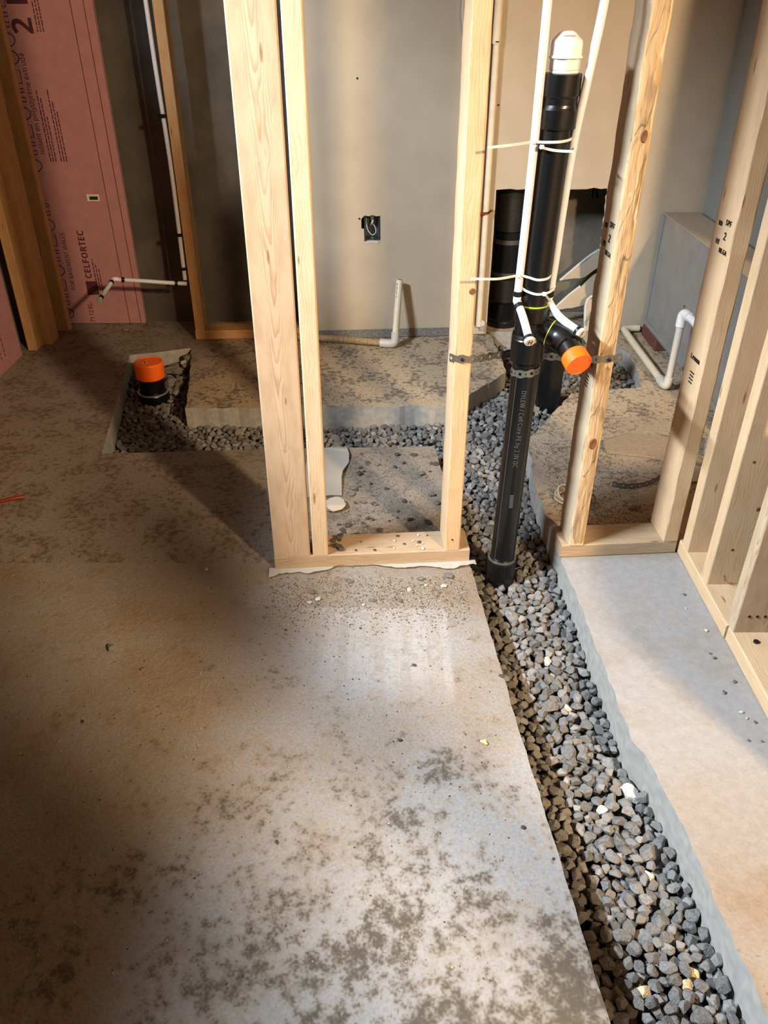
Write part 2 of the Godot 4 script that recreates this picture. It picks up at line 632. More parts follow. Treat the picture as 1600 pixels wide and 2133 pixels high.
func make_materials() -> void:
	var ft := floor_textures()
	var fm := mat(Color.WHITE, 0.82)
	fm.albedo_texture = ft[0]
	fm.heightmap_enabled = true
	fm.heightmap_texture = ft[1]
	fm.heightmap_scale = 0.22
	fm.detail_enabled = true
	fm.detail_blend_mode = BaseMaterial3D.BLEND_MODE_MUL
	fm.detail_uv_layer = BaseMaterial3D.DETAIL_UV_1
	fm.detail_albedo = null
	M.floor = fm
	M.cut = tri_mat(mottled(61, 0.06, Color(0.55, 0.54, 0.52), Color(0.66, 0.65, 0.62), 5), 2.2, 0.9, 0.0, relief(62, 0.05, 5), 0.06)
	M.subgrade = tri_mat(mottled(63, 0.1, Color(0.10, 0.095, 0.085), Color(0.24, 0.22, 0.2)), 4.0, 0.95)
	M.concrete = tri_mat(mottled(64, 0.012, Color(0.36, 0.34, 0.30), Color(0.50, 0.47, 0.42), 5, 512), 0.8, 0.92, 0.0, relief(65, 0.08, 4), 0.25)
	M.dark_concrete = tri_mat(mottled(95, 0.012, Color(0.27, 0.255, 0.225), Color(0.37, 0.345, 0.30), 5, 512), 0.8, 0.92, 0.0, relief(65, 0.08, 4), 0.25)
	M.flake = tri_mat(mottled(96, 0.05, Color(0.54, 0.48, 0.40), Color(0.64, 0.57, 0.48)), 4.0, 0.95)
	M.dirt = tri_mat(mottled(66, 0.09, Color(0.36, 0.30, 0.24), Color(0.55, 0.48, 0.40)), 5.0, 0.95, 0.0, relief(67, 0.09, 4), 0.6)
	var early := Color(0.73, 0.645, 0.535)
	var late := Color(0.585, 0.465, 0.345)
	var wb := relief(70, 0.03, 3)
	var k := 0
	for spec in [["wood_flat", 0, 301, early, late], ["wood_straight", 1, 302, Color(0.785, 0.705, 0.585), Color(0.69, 0.585, 0.45)], ["wood_knotty", 1, 303, Color(0.80, 0.69, 0.545), Color(0.70, 0.56, 0.405)], ["wood_rough", 2, 304, Color(0.71, 0.615, 0.475), Color(0.60, 0.495, 0.36)], ["wood_dirty_shaded", 1, 306, Color(0.68, 0.59, 0.48), Color(0.55, 0.46, 0.36)], ["wood_orange", 1, 305, Color(0.80, 0.63, 0.42), Color(0.66, 0.46, 0.26)]]:
		var m := mat(Color.WHITE, 0.72)
		m.albedo_texture = wood_texture(spec[1], spec[2], spec[3], spec[4])
		M[spec[0]] = m
		k += 1
	(M.wood_rough as StandardMaterial3D).heightmap_enabled = true
	(M.wood_rough as StandardMaterial3D).heightmap_texture = wb
	(M.wood_rough as StandardMaterial3D).heightmap_scale = 0.3
	M.drywall = tri_mat(mottled(71, 0.012, Color(0.70, 0.64, 0.55), Color(0.74, 0.68, 0.59), 4, 512), 0.9, 0.9)
	M.dark_wood = tri_mat(mottled(92, 0.03, Color(0.34, 0.26, 0.18), Color(0.46, 0.36, 0.25)), 2.0, 0.9)
	M.baffle_black = mat(Color(0.035, 0.035, 0.035), 0.95)  # near-black so the window surround bounces hardly any light
	M.dust = mat(Color(0.64, 0.58, 0.50), 0.9)
	M.damp = tri_mat(mottled(94, 0.06, Color(0.40, 0.39, 0.37), Color(0.56, 0.54, 0.50)), 4.0, 0.95)
	M.cardboard = mat(Color(0.55, 0.42, 0.28), 0.9)
	M.knot = mat(Color(0.42, 0.27, 0.15), 0.7)
	M.gypsum = tri_mat(mottled(72, 0.2, Color(0.72, 0.71, 0.68), Color(0.86, 0.85, 0.83)), 6.0, 0.95)
	M.foam = tri_mat(mottled(73, 0.03, Color(0.64, 0.455, 0.465), Color(0.69, 0.495, 0.505), 3), 2.0, 0.7)
	M.foam_ink = mat(Color(0.28, 0.10, 0.14), 0.8)
	M.ink = mat(Color(0.10, 0.075, 0.05), 0.8)
	M.red_ink = mat(Color(0.70, 0.12, 0.12), 0.6)
	M.pink_ink = mat(Color(0.86, 0.62, 0.62), 0.5)
	M.pale_ink = mat(Color(0.30, 0.31, 0.32), 0.6)
	M.abs = mat(Color(0.045, 0.045, 0.048), 0.30)
	M.abs_dusty = tri_mat(mottled(74, 0.05, Color(0.05, 0.05, 0.05), Color(0.16, 0.155, 0.14), 4), 5.0, 0.55)
	M.orange = mat(Color(0.96, 0.41, 0.07), 0.42)
	M.white = mat(Color(0.88, 0.88, 0.88), 0.35)
	M.pex = mat(Color(0.83, 0.84, 0.87), 0.38)
	M.tie = mat(Color(0.80, 0.82, 0.82), 0.4)
	M.pvc = tri_mat(mottled(75, 0.03, Color(0.82, 0.76, 0.64), Color(0.88, 0.83, 0.72), 4), 3.0, 0.5)
	M.pvc_dirty = tri_mat(mottled(76, 0.09, Color(0.40, 0.33, 0.22), Color(0.80, 0.70, 0.52), 4), 4.0, 0.7)
	M.pvc_white = mat(Color(0.77, 0.75, 0.70), 0.4)
	M.crimp = mat(Color(0.14, 0.14, 0.16), 0.4, 0.6)
	M.glue = mat(Color(0.62, 0.72, 0.15), 0.5)
	M.strap = mat(Color(0.55, 0.55, 0.53), 0.42, 0.85)
	M.galv = tri_mat(mottled(77, 0.02, Color(0.56, 0.56, 0.55), Color(0.62, 0.62, 0.61), 3), 1.5, 0.42, 0.35)
	M.painted = mat(Color(0.50, 0.51, 0.50), 0.5, 0.0)
	M.dark_metal = mat(Color(0.10, 0.10, 0.10), 0.55, 0.3)
	M.box_metal = mat(Color(0.42, 0.43, 0.44), 0.5, 0.7)
	M.copper = mat(Color(0.62, 0.30, 0.18), 0.42, 0.85)
	M.brick = tri_mat(mottled(78, 0.1, Color(0.33, 0.17, 0.14), Color(0.45, 0.26, 0.22)), 6.0, 0.9)
	M.poly = mat(Color(0.70, 0.68, 0.64), 0.45)
	M.poly.backlight_enabled = true
	M.poly.backlight = Color(0.3, 0.3, 0.28)
	M.steel = mat(Color(0.5, 0.5, 0.5), 0.35, 0.9)
	M.red = mat(Color(0.50, 0.13, 0.11), 0.5)
	M.cable = mat(Color(0.78, 0.72, 0.60), 0.5)
	M.paper = mat(Color(0.82, 0.80, 0.74), 0.8)
	M.plaster = mat(Color(0.72, 0.70, 0.66), 0.95)
	var rb := relief(79, 0.04, 4)
	var stone_tones := [[0.40, 0.398, 0.395], [0.44, 0.436, 0.427], [0.485, 0.478, 0.465], [0.445, 0.425, 0.392], [0.40, 0.39, 0.375], [0.52, 0.51, 0.495]]
	M.stones = []
	for j in stone_tones.size():
		var c: Array = stone_tones[j]
		var a := Color(c[0], c[1], c[2])
		var m := tri_mat(mottled(80 + j, 0.025, a.darkened(0.22), a.lightened(0.14), 5), 0.35, 0.88, 0.0, rb, 0.12)
		M.stones.append(m)
	M.dark_stone = tri_mat(mottled(93, 0.03, Color(0.22, 0.20, 0.18), Color(0.34, 0.31, 0.27)), 0.35, 0.9)
	M.white_stone = tri_mat(mottled(90, 0.04, Color(0.74, 0.71, 0.66), Color(0.93, 0.91, 0.87)), 0.35, 0.85, 0.0, rb, 0.12)
	M.tan_stone = tri_mat(mottled(91, 0.04, Color(0.72, 0.62, 0.46), Color(0.90, 0.82, 0.64)), 0.35, 0.85, 0.0, rb, 0.12)
	var sb := mat(Color.WHITE, 0.9)
	sb.vertex_color_use_as_albedo = true
	M.bulk = sb

# ------------------------------------------------------------------ the place
# A point on the partition line: s metres along it from its left end, d behind its front face
func wall_point(s: float, d: float, y := 0.0) -> Vector3:
	return Vector3(-0.272 + s * cos(WALL_YAW) - d * sin(WALL_YAW), y, -1.601 - s * sin(WALL_YAW) - d * cos(WALL_YAW))

func back_z(x: float) -> float:
	return -3.232 - 0.07 * x

func _ready() -> void:
	rng.seed = 4711
	# --- camera
	var cam := Camera3D.new()
	cam.name = "camera"
	cam.fov = 65.44
	cam.near = 0.02
	add_child(cam)
	cam.position = Vector3(0, 1.2, 0)
	cam.rotation.x = -deg_to_rad(32.72)
	cam.current = true
	# --- environment: a closed room, no sky light
	var we := WorldEnvironment.new()
	we.name = "environment"
	var e := Environment.new()
	e.background_mode = Environment.BG_COLOR
	e.background_color = Color(0.02, 0.02, 0.022)
	e.tonemap_mode = Environment.TONE_MAPPER_LINEAR
	e.tonemap_exposure = 1.0
	e.sdfgi_enabled = true
	e.ssao_enabled = true
	e.ssil_enabled = true
	we.environment = e
	add_child(we)
	# --- daylight through the high basement window in the left wall
	var day := AreaLight3D.new()
	day.name = "window_daylight"
	day.area_size = Vector2(0.95, 0.08)
	day.light_color = Color(0.90, 0.95, 1.0)
	day.light_energy = 30.0
	day.area_normalize_energy = true
	day.area_range = 12.0
	day.shadow_enabled = true
	add_child(day)
	day.position = Vector3(-1.755, 2.15, -0.84)
	day.look_at(Vector3(0.5, 1.1, -0.95))
	# --- warm bulb in the furnace side of the basement, beyond the right-hand studs
	var bulb := OmniLight3D.new()
	bulb.name = "warm_bulb_light"
	bulb.light_color = Color(1.0, 0.87, 0.70)
	bulb.light_energy = 15.5
	bulb.light_size = 0.1
	bulb.omni_range = 14.0
	bulb.omni_attenuation = 2.0
	bulb.shadow_enabled = true
	add_child(bulb)
	bulb.position = Vector3(1.75, 2.1, 1.0)

	make_materials()
	build_shell()
	build_floor()
	build_back_wall()
	build_left_corner()
	build_partition()
	build_right_wall()
	build_furnace()
	build_drain()
	build_water_lines()
	build_straps()
	build_floor_pipes()
	build_gravel()
	build_small_things()

func room_box(called: String, size: Vector3, at: Vector3, m: Material) -> MeshInstance3D:
	var o := struct(called, bevel_box(size.x, size.y, size.z, 0.004), m)
	o.position = at
	return o

func build_shell() -> void:
	room_box("ceiling", Vector3(5.6, 0.15, 6.6), Vector3(0.9, 2.45, -0.6), M.dark_wood)
	room_box("wall_front", Vector3(5.6, 2.6, 0.2), Vector3(0.9, -0.14, 2.5), M.concrete)
	room_box("wall_right", Vector3(0.2, 2.6, 6.6), Vector3(3.1, -0.14, -0.6), M.concrete)
	room_box("wall_rear", Vector3(5.6, 2.6, 0.2), Vector3(0.9, -0.14, -3.66), M.concrete)
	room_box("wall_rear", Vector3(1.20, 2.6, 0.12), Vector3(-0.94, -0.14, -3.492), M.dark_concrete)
	# left wall: concrete with a high slot window whose sill is 0.28 thick
	var wl := Node3D.new()
	wl.name = "wall_left"
	wl.set_meta("kind", "structure")
	add_child(wl)
	put("wall_section", bevel_box(0.28, 1.80, 6.2, 0.004, Vector3(-1.65, -0.10, -0.5)), M.concrete, wl)
	put("wall_section", bevel_box(0.28, 0.16, 6.2, 0.004, Vector3(-1.65, 2.34, -0.5)), M.concrete, wl)
	put("wall_section", bevel_box(0.28, 0.64, 2.26, 0.004, Vector3(-1.65, 1.70, -2.47)), M.concrete, wl)
	put("wall_section", bevel_box(0.28, 0.64, 2.92, 0.004, Vector3(-1.65, 1.70, 1.14)), M.concrete, wl)
	put("wall_section", bevel_box(0.1, 0.9, 1.6, 0.004, Vector3(-1.86, 1.6, -0.84)), M.concrete, wl)
	var win := Node3D.new()
	win.name = "window_1"
	win.set_meta("kind", "structure")
	add_child(win)
	var pane := mat(Color(0.8, 0.85, 0.9), 0.3)
	pane.emission_enabled = true
	pane.emission = Color(0.9, 0.95, 1.0)
	pane.emission_energy_multiplier = 1.0
	# black boards added round the opening to cut stray bounce and trim the daylight
	put("baffle_board", bevel_box(0.30, 0.125, 0.99, 0.002, Vector3(-1.65, 1.695, -0.84)), M.baffle_black, win)
	put("baffle_board", bevel_box(0.30, 0.012, 0.99, 0.002, Vector3(-1.65, 2.327, -0.84)), M.baffle_black, win)
	put("baffle_board", bevel_box(0.30, 0.61, 0.012, 0.002, Vector3(-1.65, 1.714, -1.332)), M.baffle_black, win)
	put("baffle_board", bevel_box(0.30, 0.61, 0.012, 0.002, Vector3(-1.65, 1.714, -0.328)), M.baffle_black, win)
	put("head_baffle", bevel_box(0.03, 0.28, 0.99, 0.002, Vector3(-1.525, 2.05, -0.84)), M.baffle_black, win)  # added board, stops the daylight from reaching the ceiling
	put("window_well", bevel_box(0.02, 0.62, 0.98, 0.002, Vector3(-1.805, 1.71, -0.84)), M.baffle_black, win)
	put("window_pane", bevel_box(0.02, 0.17, 0.96, 0.002, Vector3(-1.782, 2.045, -0.84)), pane, win)
	# the bare bulb
	var b := thing("light_bulb", "warm bare light bulb in a white ceiling lampholder", "light bulb", Vector3(1.75, 2.1, 1.0))
	var glow := mat(Color(1, 0.9, 0.7), 0.3)
	glow.emission_enabled = true
	glow.emission = Color(1.0, 0.8, 0.5)
	glow.emission_energy_multiplier = 2.0
	put("bulb", lathe([Vector2(0.001, -0.035), Vector2(0.02, -0.028), Vector2(0.03, -0.008), Vector2(0.028, 0.012), Vector2(0.016, 0.036), Vector2(0.012, 0.05)], 20), glow, b)
	put("lampholder", lathe([Vector2(0.018, 0.045), Vector2(0.02, 0.09), Vector2(0.05, 0.12), Vector2(0.055, 0.35), Vector2(0.0, 0.352)], 20), M.white, b)

const TRENCH := [Vector2(0.40, 0.6), Vector2(0.345, -0.2), Vector2(0.316, -0.553), Vector2(0.266, -1.06), Vector2(0.219, -1.594), Vector2(0.205, -1.75), Vector2(0.161, -2.255), Vector2(-0.381, -2.239), Vector2(-0.887, -2.207), Vector2(-1.022, -3.032), Vector2(-0.787, -3.111), Vector2(-0.691, -2.54), Vector2(-0.436, -2.54), Vector2(0.236, -2.559), Vector2(0.469, -2.86), Vector2(0.455, -3.3), Vector2(0.95, -3.3), Vector2(0.99, -2.98), Vector2(0.95, -2.72), Vector2(0.68, -2.66), Vector2(0.462, -2.29), Vector2(0.445, -2.0), Vector2(0.451, -1.653), Vector2(0.468, -1.342), Vector2(0.480, -1.054), Vector2(0.507, -0.96), Vector2(0.524, -0.77), Vector2(0.538, -0.585), Vector2(0.575, -0.2), Vector2(0.62, 0.6)]

func build_floor() -> void:
	var fl := Node3D.new()
	fl.name = "floor"
	fl.set_meta("kind", "structure")
	add_child(fl)
	var T := TRENCH
	var main_ := [Vector2(0.40, 2.42), Vector2(-1.52, 2.42), Vector2(-1.52, -3.57), Vector2(-1.022, -3.57), T[9], T[8], T[7], T[6], T[5], T[4], T[3], T[2], T[1], T[0]]
	var tongue := [Vector2(-1.022, -3.57), Vector2(0.455, -3.57), T[15], T[14], T[13], T[12], T[11], T[10], T[9]]
	var behind := [Vector2(0.455, -3.57), Vector2(0.95, -3.57), T[16], T[15]]
	var right := [Vector2(0.95, -3.57), Vector2(3.02, -3.57), Vector2(3.02, 2.42), Vector2(0.62, 2.42), T[29], T[28], T[27], T[26], T[25], T[24], T[23], T[22], T[21], T[20], T[19], T[18], T[17], T[16]]
	var join := [T[0], Vector2(0.40, 2.42), Vector2(0.62, 2.42), T[29]]
	var n := 0
	for piece in [[main_, 0.003], [tongue, 0.007], [behind, 0.0], [right, 0.008], [join, 0.0]]:
		var poly := ragged(piece[0], 0.018, piece[1], 90 + n)
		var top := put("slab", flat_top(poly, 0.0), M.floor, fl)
		var st := begin()
		st.set_smooth_group(-1)
		add_sides(st, poly, -0.135, 0.0)
		put("cut_edge", done(st), M.cut, top)
		n += 1
	put("subgrade", bevel_box(4.7, 0.05, 6.1, 0.002, Vector3(0.76, -0.185, -0.57)), M.subgrade, fl)

func build_back_wall() -> void:
	# the drywall on the furnace-room side, with a broken opening and an outlet hole
	var w := CSGBox3D.new()
	w.name = "wall_back"
	w.set_meta("kind", "structure")
	w.size = Vector3(1.95, 2.44, 0.0127)
	w.material = M.drywall
	add_child(w)
	w.rotation.y = WALL_YAW
	var c := Vector3(0.64, 1.225, 0)
	c.z = back_z(0.64) - 0.0064
	w.position = c
	var hole := CSGPolygon3D.new()
	hole.name = "opening"
	hole.operation = CSGShape3D.OPERATION_SUBTRACTION
	hole.depth = 0.06
	hole.material = M.gypsum
	var loc := func(x: float, y: float) -> Vector2: return Vector2((x - 0.64) / cos(WALL_YAW), y - 1.225)
	var pts := PackedVector2Array()
	var r := RandomNumberGenerator.new()
	r.seed = 8
	pts.append(loc.call(0.434, -0.1))
	for i in 12:
		pts.append(loc.call(0.434 + r.randf_range(-0.0012, 0.0012), 0.02 + 0.56 * i / 11.0))
	pts.append(loc.call(0.434, 0.583))
	for i in range(1, 16):
		pts.append(loc.call(0.434 + 0.437 * i / 16.0, 0.583 + r.randf_range(-0.003, 0.003)))
	for i in 34:
		pts.append(loc.call(0.872 + 0.021 * i / 33.0 + r.randf_range(-0.004, 0.004), 0.583 - 0.57 * i / 33.0))
	pts.append(loc.call(0.893, -0.1))
	hole.polygon = pts
	hole.position = Vector3(0, 0, 0.03)
	w.add_child(hole)
	var oh := CSGPolygon3D.new()
	oh.name = "outlet_hole"
	oh.operation = CSGShape3D.OPERATION_SUBTRACTION
	oh.depth = 0.06
	oh.material = M.gypsum
	var op := PackedVector2Array()
	for p in [[-0.089, 0.483], [-0.089, 0.446], [-0.079, 0.444], [-0.078, 0.398], [-0.068, 0.394], [-0.05, 0.397], [-0.035, 0.392], [-0.014, 0.401], [-0.0145, 0.494], [-0.03, 0.492], [-0.045, 0.497], [-0.06, 0.493], [-0.076, 0.496]]:
		op.append(loc.call(p[0], p[1]))
	oh.polygon = op
	oh.position = Vector3(0, 0, 0.03)
	w.add_child(oh)
	var strip := struct("trim_1", bevel_box(0.62, 0.036, 0.003, 0.001), M.damp)
	strip.position = Vector3(0.02, 0.002, back_z(0.02) + 0.0012)
	strip.rotation.y = WALL_YAW
	# nails and screws in the board
	for p in [[-0.095, 0.965, 0.004], [0.419, 0.876, 0.004], [-0.096, 0.484, 0.004]]:
		var sc := put("drywall_screw", lathe([Vector2(p[2], -0.001), Vector2(p[2], 0.0012), Vector2(0.0, 0.0006)], 10), M.dark_metal)
		sc.position = Vector3(p[0], p[1], back_z(p[0]))
		sc.rotation = Vector3(PI / 2, WALL_YAW, 0)
		tag(sc, ["dark screw head in the drywall high above the outlet box", "dark screw head beside the white pipe on the drywall", "dark screw head left of the outlet box"][[-0.095, 0.419, -0.096].find(p[0])], "screw")
	# outlet box
	var ob := thing("outlet_box", "metal outlet box with a loop of wire recessed in a torn hole in the drywall", "outlet box", Vector3(-0.046, 0.447, back_z(-0.046)), WALL_YAW)
	var st := begin()
	add_bevel_box(st, 0.056, 0.094, 0.002, 0.0005, Transform3D(Basis(), Vector3(0, -0.047, -0.06)))
	add_bevel_box(st, 0.056, 0.002, 0.06, 0.0005, Transform3D(Basis(), Vector3(0, -0.047, -0.032)))
	add_bevel_box(st, 0.056, 0.002, 0.06, 0.0005, Transform3D(Basis(), Vector3(0, 0.045, -0.032)))
	add_bevel_box(st, 0.002, 0.094, 0.06, 0.0005, Transform3D(Basis(), Vector3(-0.028, -0.047, -0.032)))
	add_bevel_box(st, 0.002, 0.094, 0.06, 0.0005, Transform3D(Basis(), Vector3(0.028, -0.047, -0.032)))
	put("box", done(st), M.box_metal, ob)
	var tab := begin()
	add_bevel_box(tab, 0.012, 0.012, 0.002, 0.0005, Transform3D(Basis(), Vector3(0, -0.044, -0.004)))
	put("mounting_tab", done(tab), M.steel, ob)
	put("mounting_tab", bevel_box(0.012, 0.012, 0.002, 0.0005, Vector3(0, 0.032, -0.004)), M.steel, ob)
	put("wire", tube(curve([Vector3(-0.012, 0.02, -0.05), Vector3(-0.022, 0.03, -0.02), Vector3(-0.018, -0.005, -0.006), Vector3(0.0, -0.026, -0.006), Vector3(0.014, -0.018, -0.012), Vector3(0.012, 0.0, -0.03), Vector3(0.0, 0.012, -0.052)], 6), 0.0016, 8), M.tie, ob)
	put("cable", tube(curve([Vector3(0.0, 0.045, -0.05), Vector3(0.004, 0.02, -0.035), Vector3(-0.004, 0.004, -0.045)], 5), 0.005, 8), M.cable, ob)
	var tear := put("torn_paper", slab_piece(PackedVector2Array([Vector2(-0.026, 0.0), Vector2(-0.02, 0.008), Vector2(0.0, 0.006), Vector2(0.02, 0.009), Vector2(0.03, 0.0), Vector2(0.018, -0.001), Vector2(-0.01, -0.002)]), 0.0, 0.0015), M.plaster, ob)
	tear.scale = Vector3(1.0, 1.0, 1.4)
	tear.position = Vector3(0.0, -0.0475, 0.0008)
	tear.rotation.x = PI / 2
	# copper pipe and white pipe running down the drywall
	var cx := 0.366
	var cp := put("copper_pipe", tube([Vector3(cx, 2.4, back_z(cx) + 0.012), Vector3(cx + 0.002, 1.0, back_z(cx) + 0.012), Vector3(cx, 0.14, back_z(cx) + 0.012), Vector3(cx, 0.06, back_z(cx) + 0.012)], 0.0079, 14), M.copper)
	tag(cp, "brown copper pipe running down the drywall behind the middle stud", "pipe")
	var wp := thing("conduit", "off-white plastic pipe running down the drywall to the floor left of the broken opening", "pipe", Vector3(0.398, 0, back_z(0.398) + 0.014))
	put("pipe", tube([Vector3(-0.004, 2.4, 0), Vector3(-0.002, 1.066, 0), Vector3(0.002, 0.045, 0)], 0.0125, 16), M.pvc, wp)
	put("coupling", tube([Vector3(-0.003, 1.07, 0.0), Vector3(-0.003, 1.34, 0.0)], 0.0155, 16), M.pvc, wp)
	put("print", bevel_box(0.012, 0.004, 0.002, 0.0004, Vector3(-0.002, 1.075, 0.0148)), M.ink, wp)
	put("print", bevel_box(0.012, 0.004, 0.002, 0.0004, Vector3(-0.002, 1.205, 0.0148)), M.ink, wp)
	var cl := thing("pipe_clip", "copper strap clip with a screw holding the pipe to the drywall", "pipe clip", Vector3(0.378, 0.505, back_z(0.378)))
	put("clip", band(curve([Vector3(-0.022, -0.004, 0.002), Vector3(-0.014, -0.003, 0.024), Vector3(0.006, -0.002, 0.031), Vector3(0.028, 0.0, 0.029), Vector3(0.038, 0.002, 0.008), Vector3(0.047, 0.004, 0.003)], 5), Vector3.UP, 0.009, 0.0016), M.copper, cl)
	var s2 := put("screw", lathe([Vector2(0.004, 0), Vector2(0.0042, 0.003), Vector2(0.0, 0.0035)], 10), M.steel, cl)
	s2.position = Vector3(0.044, 0.004, 0.004)
	s2.rotation.x = PI / 2
	# cable loop high on the wall
	var loop := put("cable_loop", tube(curve([Vector3(0.285, 1.32, back_z(0.28) + 0.01), Vector3(0.272, 1.20, back_z(0.28) + 0.012), Vector3(0.276, 1.13, back_z(0.28) + 0.014), Vector3(0.292, 1.085, back_z(0.28) + 0.018), Vector3(0.315, 1.06, back_z(0.28) + 0.02)], 6), 0.006, 10), M.cable)
	tag(loop, "beige cable loop on the drywall behind the top of the middle stud", "cable")
	# crumpled collar where the white pipe meets the slab
	var fo := put("crumpled_foil", rock(5, 0.9), M.poly)
	fo.position = Vector3(0.412, 0.05, back_z(0.4) + 0.018)
	fo.scale = Vector3(0.014, 0.035, 0.014)
	tag(fo, "crumpled grey wad against the drywall beside the white pipe's foot", "debris")
	# inside the opening: soil stack with clamped couplings
	var sk := thing("soil_stack", "black soil stack with two clamped couplings inside the broken opening", "pipe", Vector3(0.518, -0.10, -3.405))
	put("pipe", lathe([Vector2(0.057, 0.0), Vector2(0.057, 2.5)], 30), M.abs_dusty, sk)
	put("coupling", lathe([Vector2(0.057, 0.305), Vector2(0.063, 0.308), Vector2(0.063, 0.50), Vector2(0.057, 0.503)], 30), M.abs, sk)
	for y in [0.328, 0.462]:
		put("hose_clamp", lathe([Vector2(0.0632, y - 0.009), Vector2(0.0645, y - 0.009), Vector2(0.0645, y + 0.009), Vector2(0.0632, y + 0.009)], 30), M.steel, sk)
	put("hub", lathe([Vector2(0.058, 0.0), Vector2(0.067, 0.0), Vector2(0.067, 0.12), Vector2(0.065, 0.128), Vector2(0.067, 0.135), Vector2(0.067, 0.205), Vector2(0.058, 0.21)], 30), M.abs, sk)
	# broken drywall pieces leaning in the opening
	var offs := [
		["broken drywall offcut leaning in the opening, topmost of the pile", [[0.0, 0.0], [0.17, 0.12], [0.18, 0.05], [0.11, 0.01]], Vector3(0.762, 0.175, -3.455), 0.15],
		["larger broken drywall offcut with a torn paper edge low in the opening", [[0.0, 0.0], [0.06, 0.055], [0.12, 0.10], [0.21, 0.17], [0.21, 0.03]], Vector3(0.725, 0.068, -3.37), 0.1],
		["small grey drywall piece standing at the foot of the opening's right edge", [[0.0, 0.0], [0.0, 0.13], [0.075, 0.15], [0.08, 0.0]], Vector3(0.865, 0.0, -3.31), 0.05]]
	for o in offs:
		var poly := PackedVector2Array()
		for q in o[1]:
			poly.append(Vector2(q[0], -q[1]))
		var pc := thing("drywall_offcut", o[0], "drywall scrap", o[2])
		var board := put("board", slab_piece(ragged(Array(poly), 0.02, 0.006, 17, false), 0.0, 0.011), M.drywall, pc)
		board.rotation = Vector3(PI / 2 - 0.25, o[3], 0)
		var ed := begin()
		for k in poly.size():
			pass
		add_tube(ed, curve([Vector3(poly[0].x, 0.0055, poly[0].y), Vector3(poly[1].x, 0.0055, poly[1].y), Vector3(poly[2].x, 0.0055, poly[2].y)], 4), 0.0062, 6)
		var eg := put("torn_edge", done(ed), M.gypsum, pc)
		eg.rotation = board.rotation
	var shim := put("wood_shim", timber(0.016, 0.11, 0.01, 0.3, 0.2, 0.001), M.wood_straight)
	shim.position = Vector3(0.86, 0.045, -3.27)
	shim.rotation = Vector3(0.3, 0, -0.45)
	tag(shim, "small tan wood shim sticking out at the opening's lower right", "wood scrap")
	var pile := put("rubble_heap", rock(33, 0.5), M.dirt)
	pile.position = Vector3(0.79, -0.05, -3.36)
	pile.scale = Vector3(0.15, 0.13, 0.14)
	tag(pile, "heap of dirt and rubble on the floor inside the broken opening", "rubble")
	pile.set_meta("kind", "stuff")
	var hk := put("vent_pipe_end", tube(curve([Vector3(0.858, 2.44, -3.43), Vector3(0.858, 0.70, -3.43), Vector3(0.858, 0.555, -3.43), Vector3(0.866, 0.52, -3.43)], 4), 0.011, 10), M.abs)
	tag(hk, "dark pipe end hanging in the opening's upper right corner", "pipe")

